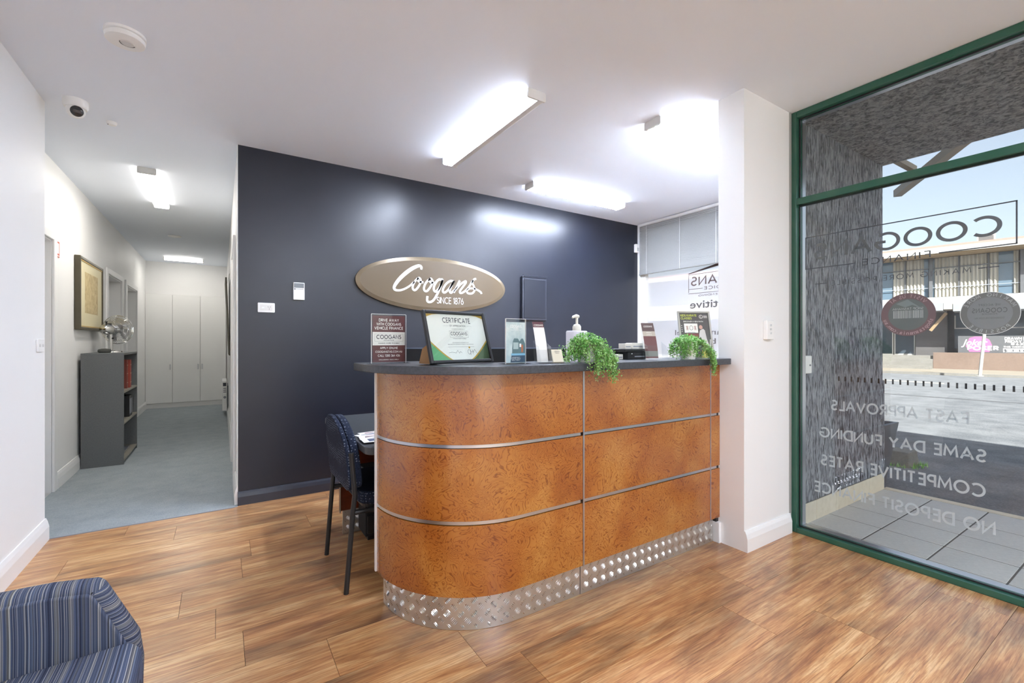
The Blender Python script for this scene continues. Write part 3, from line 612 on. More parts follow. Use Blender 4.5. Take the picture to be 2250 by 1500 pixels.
MB().flat(rect(sx(2204), sx(2204) + 1.2, sz(773), sz(765)), (0, -.024, 0), EX, EZ).build('price_strip', 'white', sg)
m = MB(); put_text(m, caps('$ 3 3 0', .2, .2), (sx(2206), -.027, sz(772)), EX, EZ, .1, .68); tag(m.build('lettering', 'ink', sg), kind='stuff')
pb = gz(2153, 826, -.04); pole = thing('street_pole', 'thin white pole leaning slightly on the far kerb', 'pole', pb)
pt = Vector((0, 0, 0)) + RT * .22
MB().tube([(0, 0, 0), tuple(RT * .22 + EZ * 2.05)], .05, 10).build('post', 'whitewall', pole); MB().lathe([(.0, -.0), (.1, 0), (.1, .015), (.05, .02)], (0, 0, 0), 12).build('base_plate', 'whitewall', pole)
MB().obox(RT * .215 + EZ * 1.99 + nv * -.05, RT * .06, nv * .01, EZ * .12).build('clamp_plate', 'greymetal', pole)
# planter, wheel stop, awning outrigger in front of the building
pl = thing('street_planter', 'tall dark grey tapered planter at the corner outside', 'planter', (4.98, 1.78, RZ + .055))
vs = [(sx_ * a, sy_ * a, z) for z, a in ((0, .16), (.56, .235), (.56, .205), (.5, .2)) for sx_, sy_ in ((-1, -1), (1, -1), (1, 1), (-1, 1))]
MB().add(vs, [(3, 2, 1, 0)] + [(4 * k + i, 4 * k + (i + 1) % 4, 4 * k + 4 + (i + 1) % 4, 4 * k + 4 + i) for k in range(3) for i in range(4)]).build('pot', plain('54585f', .5), pl)
B(-.198, .198, -.198, .198, .48, .5).build('soil', plain('3a3028', .9), pl)
ws = thing('wheel_stop', 'short concrete wheel stop in a tuft of grass on the asphalt', 'wheel stop', tuple(gz(1983, 1021, RZ + .02)))
MB().prism([(-.16, 0), (.14, 0), (.09, .17), (-.16, .17)], -.1, .1, 'y').build('block', 'concrete', ws, bevel=.01)
m = MB()
for i in range(240):
    a = rnd.uniform(0, 6.28); r = rnd.uniform(.08, .2); p = Vector((r * math.cos(a) * 1.2, r * math.sin(a), 0)); q = Vector((rnd.uniform(-.02, .02), rnd.uniform(-.02, .02), rnd.uniform(.03, .07)))
    sd_ = Vector((-q.y, q.x, 0)).normalized() * .006; m.add([p - sd_, p + sd_, p + q], [(0, 1, 2)])
tag(m.build('grass', 'leaf', ws), kind='stuff')
aw = thing('awning_bracket', 'tan metal awning strut seen above the entrance soffit edge', 'awning strut', (4.9, 1.3, 3.0))
def awp(u, v, x): return gx(u, v, x) - Vector((4.9, 1.3, 3.0))
P5, P6 = awp(2118, 308, 5.0), awp(1972, 425, 6.0)
MB().beam(P5 + (P5 - P6) * .37, P6, .07, .07).build('strut', 'tanbeam', aw)
MB().beam(awp(1950, 340, 5.2), awp(2008, 372, 5.7), .05, .05).build('brace', 'tanbeam', aw)
P4 = P5 + (P5 - P6) * .37; B(4.621 - 4.9, 4.66 - 4.9, P4.y - .3, P4.y + .3, P4.z - .1, P4.z + .1).build('wall_rail', 'tanbeam', aw)

# ================================================================== COUNTER
CX, CY = 1.09, 2.10; BT = 1.122; XE = PX - .003
ct = thing('reception_counter', 'curved burl-wood reception counter with grey top and metal kick plate', 'counter', (CX, CY, 0))
def cpath(R, x0=None, x1=None, a0=180, a1=270, n=28):
    """points along the front line at offset R (counter local coordinates)"""
    p = []
    if a0 is not None: p += arc(0, 0, R, R, a0, a1, n)
    if x1 is not None: p += [(x0 - CX, -R), (x1 - CX, -R)] if x0 is not None else [(x1 - CX, -R)]
    return p
def wallmesh(outer, inner, z0, z1):
    n = len(outer); vs = [(x, y, z) for z in (z0, z1) for x, y in outer] + [(x, y, z) for z in (z0, z1) for x, y in inner]; m = MB()
    fs = []
    for i in range(n - 1):
        fs += [(i, i + 1, n + i + 1, n + i), (2 * n + i + 1, 2 * n + i, 3 * n + i, 3 * n + i + 1), (n + i, n + i + 1, 3 * n + i + 1, 3 * n + i), (i + 1, i, 2 * n + i, 2 * n + i + 1)]
    fs += [(0, n, 3 * n, 2 * n), (n - 1, 3 * n - 1, 4 * n - 1, 2 * n - 1)]
    return m.add(vs, fs)
S1, S2, S3 = 1.4475, 1.4585, 2.4555
wallmesh(cpath(.445, None, 2.528), cpath(.40, None, 2.528), .001, 1.086).build('carcass', 'blackmatte', ct)
for z0, z1 in ((.155, .4525), (.4715, .7735), (.7905, 1.0865)):
    wallmesh(cpath(.48, None, S1), cpath(.447, None, S1), z0, z1).build('panel', 'burl', ct, smooth=True)
    wallmesh(cpath(.48, S2, S3, None), cpath(.447, S2, S3, None), z0, z1).build('panel', 'burl', ct)
    wallmesh(cpath(.48, S3 + .009, XE, None), cpath(.447, S3 + .009, XE, None), z0, z1).build('panel', 'burl', ct)
for z0, z1 in ((.4565, .4705), (.7765, .7895)):
    for a in (cpath(.4785, None, S1 - .012), None), (None, 1):
        if a[0]: o = wallmesh(cpath(.4785, None, S1 - .012), cpath(.447, None, S1 - .012), z0, z1).build('aluminium_strip', 'alu', ct, smooth=True)
        else: o = wallmesh(cpath(.4785, S2, XE - .03, None), cpath(.447, S2, XE - .03, None), z0, z1).build('aluminium_strip', 'alu', ct)
for a, b in ((S1 + .001, S2 - .001), (S3 + .001, S3 + .008)): wallmesh(cpath(.4815, a, b, None), cpath(.446, a, b, None), .155, 1.0865).build('vertical_trim', 'alu', ct)
B(-.488, -.44, .0005, .016, .155, 1.0865).build('end_trim', 'white', ct)
KS = 1.457
def bars(m, s0, s1, zlo, zhi, f):
    P = .057; i0 = int(s0 / P) - 1
    for i in range(i0, int(s1 / P) + 2):
        for j in range(-1, 4):
            for typ in (0, 1):
                cs, cz = (i + .5 * typ) * P, (j + .5 * typ) * P + .012; a = math.radians(45 if typ else -45)
                du = Vector((math.cos(a), math.sin(a))); dn = Vector((-du.y, du.x))
                for k in range(-2, 3):
                    c = Vector((cs, cz)) + dn * (k * .0066); L = .0135 - .0008 * k * k
                    q = [c - du * L, c + dn * .0021, c + du * L, c - dn * .0021]
                    if min(p.x for p in q) < s0 or max(p.x for p in q) > s1 or min(p.y for p in q) < zlo or max(p.y for p in q) > zhi: continue
                    m.add([f(p.x, p.y, .0002) for p in q] + [f(c.x, c.y, .0026)], [(0, 1, 4), (1, 2, 4), (2, 3, 4), (3, 0, 4)])
    return m
KR = .45; AL = KR * math.pi / 2
def kf(s, z, h):
    if s < AL: a = math.pi + s / KR; return ((KR + h) * math.cos(a), (KR + h) * math.sin(a), z)
    return (s - AL, -KR - h, z)
kp = wallmesh(cpath(KR, None, KS - .002), cpath(.446, None, KS - .002), .0015, .1548).build('kick_plate', 'plate', ct, smooth=True)
tag(bars(MB(), .004, AL + KS - CX - .004, .004, .153, kf).build('tread_bars', 'chrome', kp), kind='stuff')
kp = wallmesh(cpath(KR, KS + .002, 2.528, None), cpath(.446, KS + .002, 2.528, None), .0015, .1548).build('kick_plate', 'plate', ct)
tag(bars(MB(), AL + KS - CX + .005, AL + 2.526 - CX, .004, .153, kf).build('tread_bars', 'chrome', kp), kind='stuff')
R1, R2 = .565, .245
outer = [(-R1, .09)] + arc(0, 0, R1, R1, 180, 270, 40) + [(XE - CX - .03, -R1), (XE - CX - .012, -R1 + .004), (XE - CX, -R1 + .02)]
inner = [(-R2, .09)] + arc(0, 0, R2, R2, 180, 270, 40) + [(XE - CX - .03, -R2), (XE - CX - .012, -R2), (XE - CX, -R2)]
wallmesh(outer, inner, 1.0872, BT).build('counter_top', 'slate', ct, bevel=.003)

# ---- desk behind the counter
dk = thing('desk', 'low grey-topped desk with red-brown panel behind the counter', 'desk', (.6, 2.15, 0))
poly = rrect(.574 - .6, 1.95, 2.13 - 2.15, 3.2 - 2.15, .06)
MB().prism(poly, .685, .72).build('desk_top', 'desk', dk, bevel=.004)
B(.03, 1.9, .83, .85, .151, .684).build('modesty_panel', 'redwood', dk); B(.028, .034, .815, .829, .145, .684).build('edge_trim', 'alu', dk)
kd = B(.05, 1.9, .835, .848, .001, .150).build('kick_plate', 'plate', dk)
tag(bars(MB(), .054, 1.88, .004, .148, lambda s, z, h: (s, .835 - h, z)).build('tread_bars', 'chrome', kd), kind='stuff')
B(1.86, 1.9, .0, .829, .001, .684).build('side_panel', 'redwood', dk)
ped = thing('pedestal', 'black box unit standing under the desk behind the chair', 'pedestal', (.74, 2.79, 0))
B(.0, .42, .0, .17, .03, .44).build('case', 'blackmatte', ped, bevel=.006); B(.02, .4, .02, .15, .001, .029).build('plinth', 'black', ped)
for i in range(3): B(.01, .41, -.012, -.001, .05 + .125 * i, .16 + .125 * i).build('drawer_front', 'black', ped, bevel=.003)
scn = thing('desk_screen', 'long dark low screen standing on the desk behind the certificate', 'screen', (1.0, 2.84, .72), math.radians(-33))
B(0, 1.15, -.012, .012, .001, .455).build('panel', 'blackmatte', scn); B(0, 1.15, -.014, .014, .4555, .462).build('top_rail', plain('5f6b80', .4), scn)
for x in (.02, 1.07): B(x, x + .06, -.09, .09, .0, .001).build('foot', 'black', scn)
# papers and little black device on the desk
cols = ['7a3b52', '3f4c6d', 'a56a7a', '5b2c3c', '8a6f86', '46506b']
for i, (u, v, a) in enumerate([(812, 952, .1), (806, 956, .25), (815, 958, .05), (812, 961, -.15), (820, 963, .2), (818, 966, -.05)]):
    p = gz(u, v, .721 + .0016 * i); g = thing('brochure', ['lowest and leftmost', 'second lowest', 'third from the bottom', 'third from the top', 'second from the top', 'topmost'][i] + ' leaflet in the fan of printed leaflets on the desk', 'leaflet', (p.x + .02, p.y, .7205 + .0016 * i), a, 'leaflets fanned on the desk')
    B(-.07, .07, -.05, .05, 0, .001).build('sheet', 'paper', g); B(-.04, .055, -.03, .03, .001, .0013).build('print', plain(cols[i], .5), g)
dv = thing('desk_device', 'small black rounded device standing on the desk corner by the counter', 'device', (.645, 2.155, .7205), math.radians(-25))
MB().prism(rrect(-.03, .03, .012, .088, .016), -.014, .014, 'y').build('body', 'black', dv, bevel=.004); B(-.02, .02, -.02, .02, 0, .012).build('stand', 'black', dv); B(-.006, .006, -.0146, -.0142, .044, .049).build('mark', 'greymetal', dv)

# ---- visitor chair
ch = thing('visitor_chair', 'navy dotted fabric visitor chair with black tube legs tucked at the desk', 'chair', (.52, 2.51, 0))
def backshape(h, w, r, n=10):
    return [(-w * .93, 0), (w * .93, 0)]
def brest(x0, x1, w, z0, z1, bow):
    poly = [(-w + .05, z0), (w - .05, z0)] + arc(w - .05, z0 + .05, .05, .05, -90, 0, 5) + [(w, z0 + .12)] + arc(0, z1 - .2, w, .2, 12, 168, 16) + [(-w, z0 + .12)] + arc(-w + .05, z0 + .05, .05, .05, 180, 270, 5)
    m = MB().prism(poly, x0, x1, 'x'); m.v = [(x - .10 * (z - z0) + bow * (y / w) ** 2, y, z) for x, y, z in m.v]; return m
brest(-.005, .018, .243, .485, .838, .012).build('back_shell', 'dotted', ch, bevel=.008, seg=3)
brest(.022, .062, .236, .49, .833, .012).build('backrest', 'dotted', ch, bevel=.016, seg=4)
MB().prism(rrect(.06, .52, -.24, .24, .07), .405, .47).build('seat', 'dotted', ch, bevel=.02, seg=4)
MB().prism(rrect(.08, .5, -.22, .22, .06), .388, .404).build('seat_pan', 'black', ch)
for s in (-1, 1):
    MB().tube([(-.0 - .01, s * .24, 0), (.022, s * .242, .40), (.03, s * .245, .47), (.012, s * .247, .68)], .0125, 10).build('leg', 'black', ch, smooth=True)
    MB().tube([(.50, s * .235, 0), (.47, s * .235, .36), (.44, s * .235, .385), (.03, s * .24, .385)], .0125, 10).build('leg', 'black', ch, smooth=True)
MB().tube([(.3, -.235, .385), (.3, .235, .385)], .011, 8).build('crossbar', 'black', ch)

# ---- striped armchair
ac = thing('armchair', 'blue and grey striped tub armchair in the foreground corner', 'armchair', (-.5, 1.2, 0))
ARMP = [(-.38, .645), (.16, .632), (.222, .624)] + arc(.225, .592, .033, .033, 78, 24, 4)[1:] + [(.318, .468), (.326, .40), (.318, .12)]
def armband(y0, y1):
    """padded band swept along the top and the front of an arm; stripes turn with it"""
    m = MB(); n = len(ARMP); yc = (y0 + y1) / 2; hw = (y1 - y0) / 2; q = 10
    for i, (x, z) in enumerate(ARMP):
        a, b = Vector(ARMP[max(0, i - 1)]), Vector(ARMP[min(n - 1, i + 1)]); t = (b - a).normalized(); nn = Vector((-t.y, t.x))
        for k in range(q):
            an = math.pi * k / (q - 1); p = Vector((x, z)) + nn * (-.03 + .036 * math.sin(an) ** .6); m.v.append((p.x, yc - hw * math.cos(an), p.y))
    for i in range(n - 1):
        for k in range(q - 1): m.f.append((i * q + k, (i + 1) * q + k, (i + 1) * q + k + 1, i * q + k + 1))
    o = m.build('arm_band', 'stripe_x', ac, smooth=True); o.data.materials.append(M['stripe_z'])
    for p in o.data.polygons:
        if p.index // (q - 1) >= 5: p.material_index = 1
    return o
for y0, y1 in ((.275, .345), (-.345, -.275)):
    armband(y0, y1)
    ins = [(x - .012 if x > .2 else x, z - .012) for x, z in ARMP]
    MB().prism([(-.38, .10)] + [(ins[-1][0], .10)] + ins[::-1], y0 - .006 if y0 > 0 else y0 + .008, y1 - .008 if y0 > 0 else y1 + .006, 'y').build('arm', 'stripe_x', ac, bevel=.006, seg=2)
MB().prism([(-.28, .17), (.32, .17), (.338, .3), (.335, .45), (.31, .476), (-.28, .45)], -.266, .266, 'y').build('seat', 'stripe_x', ac, bevel=.015, seg=4)
MB().prism([(-.385, .10), (-.285, .10), (-.29, .4), (-.32, .74), (-.385, .74)], -.345, .345, 'y').build('backrest', 'stripe_x', ac, bevel=.02, seg=4)
for x in (-.3, .27):
    for y in (-.28, .28): MB().lathe([(.014, 0), (.02, .1)], (x, y, 0), 12).build('leg', 'black', ac)

# ================================================================== CORRIDOR OBJECTS
wr = thing('wall_cupboard', 'tall white three-door cupboard filling the end of the corridor', 'cupboard', (-1.148, 10.45, .004))
cw = HR - .02 - (-1.148)
B(0, cw, .022, .048, .085, 2.095).build('carcass', 'doorpaint', wr); B(0, cw, .012, .048, 0, .084).build('plinth', 'doorpaint', wr)
for x0, x1, hx in ((.0, .392, .36), (.396, .816, .785), (.82, cw, .85)):
    d = B(x0 + .001, x1 - .001, 0, .02, .09, 2.09).build('door', 'white', wr, bevel=.002); B(hx - .008, hx + .008, -.022, -.001, .70, .80).build('handle', 'alu', d, bevel=.003)
bc = thing('bookcase', 'low grey open bookcase against the corridor wall', 'bookcase', (-1.125, 5.85, .004))
BW, BD, BH = .86, .315, 1.105
for y0, y1 in ((0, .02), (BW - .02, BW)): B(0, BD, y0, y1, 0, BH - .021).build('side_panel', 'greylam', bc)
B(0, BD, 0, BW, BH - .02, BH).build('top_panel', 'greylam', bc); B(0, .006, .021, BW - .021, .0, BH - .021).build('back_panel', 'greylam', bc)
for z in (.03, .395, .705): B(.007, BD, .021, BW - .021, z, z + .018).build('shelf', plain('8b887c', .5), bc)
def book(name, label, y, z, t, h, d, col, group=None):
    b = thing(name, label, 'book', (-1.125 + .068, 5.85 + y, z + .004), 0, group)
    c = plain(col, .55); B(0, d, 0, .004, 0, h).build('cover', c, b); B(0, d, t - .004, t, 0, h).build('cover', c, b); B(d - .005, d, .0042, t - .0042, 0, h).build('spine', c, b, bevel=.002); B(.004, d - .0055, .0045, t - .0045, .004, h - .006).build('pages', 'paper', b)
    for q in (.18, .5, .8): B(d, d + .0015, .001, t - .001, h * q, h * q + .008).build('spine_band', plain('b08a6a', .5), b)
book('book', 'brown-red bound book nearest the viewer on the top shelf of the bookcase', .38, .724, .07, .3, .22, '7c2f1f'); book('book', 'brighter red ribbed book, further back on the top shelf of the bookcase', .47, .724, .08, .3, .235, '9a3a27')
for i, (y, t) in enumerate(((.45, .11), (.58, .05))):
    b = thing('box_file', ['thick black box file on the middle shelf of the bookcase', 'thin black box file behind the thick one on the middle shelf'][i], 'box file', (-1.125 + .06, 5.85 + y, .4175))
    B(0, .24, 0, t, 0, .225).build('case', 'black', b, bevel=.003); B(.2405, .2415, .006, t - .006, .03, .19).build('spine_label', 'greymetal', b)
tr = thing('metal_tray', 'thin silver tray lying on the bottom shelf of the bookcase', 'tray', (-1.05, 6.2, .0525))
B(0, .2, 0, .3, 0, .006).build('base', 'alu', tr)
for a in ((0, .2, 0, .006), (0, .2, .294, .3), (0, .006, .006, .294), (.194, .2, .006, .294)): B(a[0], a[1], a[2], a[3], .006, .022).build('rim', 'alu', tr)
# fan
ft = thing('desk_fan', 'chrome desk fan standing on the grey bookcase', 'fan', (-.995, 6.42, 1.109), math.radians(64))
MB().lathe([(0, 0), (.105, 0), (.1, .012), (.05, .022), (.03, .03), (0, .03)], (0, 0, 0), 28).build('base', 'chrome', ft, smooth=True)
MB().tube([(0, 0, .02), (0, 0, .2)], .019, 14).build('stem', 'chrome', ft, smooth=True)
MB().lathe([(0, 0), (.011, 0), (.011, -.006), (0, -.006)], (0, -.019, .15), 12, 'y').build('tilt_knob', 'black', ft)
zc = .245
MB().lathe([(0, -.12), (.03, -.115), (.048, -.095), (.056, -.06), (.056, .0), (.05, .055), (.03, .065), (0, .065)], (0, 0, zc), 24, 'x').build('motor', 'chrome', ft, smooth=True)
MB().tube([(-.06, 0, zc + .055), (-.062, 0, zc + .085)], [.005, .011], 8).build('oscillation_knob', 'black', ft)
MB().lathe([(0, .05), (.02, .052), (.022, .062), (0, .066)], (-.02, 0, zc), 12).build('switch_dial', 'black', ft)
gr = MB(); FR = .155
for rr, xx in ((FR, .1), (FR - .004, .085), (FR - .004, .115), (FR * .8, .066), (FR * .8, .134), (FR * .55, .06), (FR * .55, .14)):
    gr.tube([(xx, rr * math.cos(t * math.pi / 18), zc + rr * math.sin(t * math.pi / 18)) for t in range(36)], .0028 if rr == FR else .0013, 5, True)
for i in range(44):
    a = 2 * math.pi * i / 44; ca, sa = math.cos(a), math.sin(a)
    gr.tube([(xx, rr * ca, zc + rr * sa) for rr, xx in ((.04, .055), (.09, .062), (.13, .07), (FR, .1), (.13, .132), (.09, .14), (.03, .144))], .0009, 4)
gr.build('guard', 'chrome', ft); MB().lathe([(0, .142), (.034, .142), (.034, .147), (0, .149)], (0, 0, zc), 20, 'x').build('badge', 'chrome', ft, smooth=True)
MB().lathe([(0, .07), (.03, .07), (.026, .11), (0, .118)], (0, 0, zc), 20, 'x').build('hub', 'alu', ft, smooth=True)
for i in range(4):
    a = i * math.pi / 2 + .5; m = MB()
    def bl(p, q, a=a):
        r = .025 + .108 * p; t = a + (q - .5) * (.9 + .3 * math.sin(p * 3)); return (.085 + .03 * (q - .5) * (1 - .3 * p), r * math.cos(t), zc + r * math.sin(t))
    m.grid(bl, 6, 5); m.build('blade', 'alu', ft, smooth=True)
pk = thing('speaker_puck', 'dark grey oval puck lying on the bookcase beside the fan', 'speaker', (-1.0, 6.14, 1.109))
MB().lathe([(0, 0), (.042, 0), (.053, .008), (.055, .02), (.05, .033), (.04, .038), (0, .04)], (0, 0, 0), 28).build('body', plain('3c3e3a', .7), pk, smooth=True); MB().lathe([(0, .0402), (.03, .0402), (.028, .042), (0, .042)], (0, 0, 0), 20).build('top_pad', 'black', pk)
# framed print
fp = thing('framed_print', 'framed sepia print in a dark gold frame on the corridor wall', 'picture', (HL + .002, 6.23, 1.335))
def ff(y0, y1, z0, z1, x1=.045): return loc((0, 0), 0, x1, y0, y1, z0, z1)
ff(-.49, -.46, 0, .7).build('frame_side', 'darkgold', fp, bevel=.006); ff(.46, .49, 0, .7).build('frame_side', 'darkgold', fp, bevel=.006); ff(-.459, .459, 0, .03).build('frame_side', 'darkgold', fp, bevel=.006); ff(-.459, .459, .67, .7).build('frame_side', 'darkgold', fp, bevel=.006)
ff(-.459, .459, .031, .669, .034).build('mount', 'cream_print', fp)
def sepia():
    m = NT('sepia_print'); b = m.bsdf('cdb788', .5); n = m.noise(m.coord('Object', (1, 3, 5)), 3, 5, .6, .5); m.l(m.ramp(n, [(.3, 'b49b6a'), (.5, 'cbb684'), (.7, 'dcca9c')]), b.inputs['Base Color']); return m.m
ff(-.27, .27, .17, .57, .0352).build('print', sepia(), fp)
for z0, z1, y0, y1 in ((.66, .67, -.455, .455), (.0305, .04, -.455, .455)): ff(y0, y1, z0, z1, .04).build('gold_slip', 'gold', fp)
rp = thing('leaning_picture', 'dark picture seen edge-on high on the right corridor wall', 'picture', (HR - .002, 7.1, 1.04))
MB().add([(-.012, 0, 0), (0, 0, 0), (0, .9, 0), (-.012, .9, 0), (-.055, 0, 1.04), (-.035, 0, 1.04), (-.035, .9, 1.04), (-.055, .9, 1.04)], [(0, 1, 2, 3), (7, 6, 5, 4), (0, 4, 5, 1), (3, 2, 6, 7), (0, 3, 7, 4), (1, 5, 6, 2)]).build('frame', plain('3f3a2b', .5), rp)
MB().tube([(-.03, .45, 1.0), (-.0, .45, 1.15)], .002, 5).build('hanging_wire', 'greymetal', rp)
ht = thing('panel_heater', 'white wall heater low on the right near the tall cupboard', 'heater', (HR - .001, 8.7, .1))
B(-.085, -.02, 0, .7, 0, .48).build('case', 'white', ht, bevel=.006); B(-.02, 0, .05, .65, .1, .4).build('wall_mount', 'greymetal', ht); B(-.075, -.03, -.004, -.0005, .4, .455).build('control_panel', 'ink', ht); MB().lathe([(0, 0), (.02, 0), (.02, -.014), (0, -.016)], (-.05, -.001, .22), 16, 'y').build('dial', 'greymetal', ht, smooth=True)
for z in (.3, .33, .36): B(-.07, -.03, -.003, -.0005, z, z + .01).build('vent_slot', 'ink', ht)
es = thing('wall_sign', 'small red and white sign beside the first corridor door', 'sign', (HL + .001, 5.235, 1.93))
B(0, .004, -.04, .04, 0, .13).build('plate', plain('c65a45', .5), es); B(.004, .005, -.02, .022, .03, .115).build('white_field', 'white', es); B(.004, .005, -.03, .03, .008, .014).build('white_bar', 'white', es)

# ================================================================== CEILING FIXTURES
def batten(label, x0, x1, y0, y1, lit=None, glow='tube'):
    cx, cy = (x0 + x1) / 2, (y0 + y1) / 2; along_x = (x1 - x0) > (y1 - y0); L = max(x1 - x0, y1 - y0); W = min(x1 - x0, y1 - y0)
    t = thing('ceiling_light', label, 'ceiling light', (cx, cy, CE - .055), 0 if along_x else math.pi / 2, 'fluorescent battens')
    h = L / 2; wv = W / 2
    B(-h + .012, h - .012, -wv * .9, wv * .9, .0365, .0545).build('tray', 'white', t)
    for s in (-1, 1): MB().prism(rrect(-wv - .002, wv + .002, 0, .0545, .01), s * h - (.012 if s > 0 else 0), s * h + (0 if s > 0 else .012), 'x').build('end_cap', 'diffuser_off', t)
    lo, hi = lit or (-1, 1)
    def sec(a, b):       # diffuser section between fractions a, b of the width
        n = 8; p = []
        for i in range(n + 1):
            f = a + (b - a) * i / n; p.append((f * wv, .001 + .012 * max(0, abs(f) - .7) ** 2 / .09))
        return MB().prism(p + [(b * wv, .036), (a * wv, .036)], -h + .0125, h - .0125, 'x')
    sec(max(lo, -.94), min(hi, .94)).build('diffuser', glow, t)
    if lo == -1: sec(-1, -.942).build('diffuser_side', glow + '_side', t)
    if hi == 1: sec(.942, 1).build('diffuser_side', glow + '_side', t)
    if lit:
        if hi < 1: sec(hi + .002, 1).build('diffuser_dark', 'diffuser_off', t)
        if lo > -1: sec(-1, lo - .002).build('diffuser_dark', 'diffuser_off', t)
    return t
batten('half-lit fluorescent batten running over the middle of the counter', 1.495, 1.62, 2.14, 3.34, (-.15, 1))
batten('fluorescent batten partly hidden by the white pier', 2.40, 3.6, 1.94, 2.07)
batten('fluorescent batten close to the top of the navy wall', 2.40, 3.6, 3.36, 3.49)
batten('fluorescent batten at the start of the corridor', -.59, -.465, 4.88, 6.06, None, 'tube_dim')
batten('short fluorescent batten across the far end of the corridor', -.83, -.26, 9.75, 9.86, None, 'tube_dim')
batten('added fluorescent batten over the waiting area, nearer unseen one behind the viewer', .5, 1.7, -.75, -.62)  # unseen fitting added to brighten the near part of the room
batten('added fluorescent batten over the waiting area, further unseen one behind the viewer', .5, 1.7, -2.25, -2.12)  # second added fitting, also out of view, for more room light
sm = thing('smoke_alarm', 'round white smoke alarm on the ceiling', 'smoke alarm', (-.385, 2.82, CE - .045))
MB().lathe([(0, .001), (.04, .0), (.075, .006), (.078, .022), (.07, .026), (.07, .03), (.08, .032), (.08, .0445), (0, .0445)], (0, 0, 0), 32).build('body', 'white', sm, smooth=True)
MB().lathe([(0, -.004), (.024, -.004), (.028, .0005), (0, .0005)], (.01, -.005, 0), 20).build('test_button', plain('d7d7d5', .4), sm, smooth=True)
MB().tube([(.01 + .03 * math.cos(a * .35 + .6), -.005 + .03 * math.sin(a * .35 + .6), -.0005) for a in range(9)], .0015, 5).build('slot', 'ink', sm)
cm = thing('dome_camera', 'white turret security camera on the ceiling near the left wall', 'camera', (-.745, 3.76, CE - .05))
MB().lathe([(0, 0), (.052, .0), (.06, .012), (.06, .0495), (0, .0495)], (0, 0, 0), 28).build('base', 'white', cm, smooth=True)
MB().lathe([(.046 * math.sin(a), -.046 * math.cos(a)) for a in [i * math.pi / 12 for i in range(13)]], (0, 0, -.012), 24).build('eyeball', 'white', cm, smooth=True)
dirn = (EYE - Vector((-.745, 3.76, CE - .06)) + Vector((.6, 0, -.3))).normalized(); cc = Vector((0, 0, -.012))
q = dirn.to_track_quat('Z', 'Y').to_matrix()
m = MB().lathe([(0, .046), (.03, .036), (.031, .039), (.026, .044), (0, .049)], (0, 0, 0), 24); m.v = [tuple(cc + q @ Vector(p)) for p in m.v]; m.build('lens_window', 'lens', cm, smooth=True)
m = MB().box(-.018, .018, -.008, .008, .0455, .0495); m.v = [tuple(cc + q @ Vector(p)) for p in m.v]; m.build('sensor_bar', plain('3a3a3c', .2), cm)
ss = thing('ceiling_sensor', 'tiny white sensor on the ceiling beside the security camera', 'sensor', (-.615, 4.0, CE - .022))
MB().lathe([(0, 0), (.022, .002), (.028, .012), (.028, .0215), (0, .0215)], (0, 0, 0), 20).build('body', 'white', ss, smooth=True); MB().lathe([(0, -.001), (.003, -.001), (.003, .002), (0, .002)], (-.018, -.008, .0), 8).build('indicator', 'ink', ss)
dl = thing('downlight', 'small round recessed ceiling fitting further down the corridor', 'downlight', (-.54, 7.82, CE - .014))
MB().lathe([(.045, .004), (.06, 0), (.075, .003), (.078, .0135), (.045, .0135)], (0, 0, 0), 28).build('rim', 'white', dl, smooth=True); MB().lathe([(0, .006), (.045, .006), (.045, .0135), (0, .0135)], (0, 0, 0), 20).build('lens', 'offwhite', dl)

# ================================================================== ON THE WALLS
sgn = thing('oval_sign', 'large bronze oval sign with white script lettering on the navy wall', 'sign', (1.70, NY - .0005, 1.752))
ra, rb = .745, .25
ov = [(ra * math.cos(2 * math.pi * i / 72), rb * math.sin(2 * math.pi * i / 72)) for i in range(72)]
def ovring(sc_in, y_out, y_in, name, mat, par):
    inn = [(x * (1 - sc_in / ra), z * (1 - sc_in / rb)) for x, z in ov]
    return MB().add([(x, y_out, z) for x, z in ov] + [(x, y_in, z) for x, z in inn], [(i, (i + 1) % 72, 72 + (i + 1) % 72, 72 + i) for i in range(72)]).build(name, mat, par, smooth=True)
MB().prism(ov, -.026, 0, 'y').build('board', 'bronze', sgn); ovring(.034, -.0262, -.036, 'bevelled_rim', 'bronzeedge', sgn)
MB().prism([(x * (1 - .034 / ra), z * (1 - .034 / rb)) for x, z in ov], -.036, -.0263, 'y').build('face', 'bronze', sgn)
def scr(pts, wds):
    P2 = []
    for x, y in pts:
        p = gy(770 + x * .15556, 560 + y * .15556, NY - .038); P2.append((p.x - 1.70, p.z - 1.752))
    # smooth with Catmull-Rom
    out = []; ww = []; n = len(P2)
    for i in range(n - 1):
        p0, p1, p2, p3 = (Vector(P2[max(0, min(n - 1, j))]) for j in (i - 1, i, i + 1, i + 2))
        w1 = wds[i] if isinstance(wds, list) else wds; w2_ = wds[i + 1] if isinstance(wds, list) else wds
        for k in range(5):
            t = k / 5; out.append(tuple(.5 * ((2 * p1) + (p2 - p0) * t + (2 * p0 - 5 * p1 + 4 * p2 - p3) * t * t + (3 * p1 - p0 - 3 * p2 + p3) * t ** 3))); ww.append((w1 + (w2_ - w1) * t) * .00071)
    out.append(P2[-1]); ww.append((wds[-1] if isinstance(wds, list) else wds) * .00071)
    return out, ww
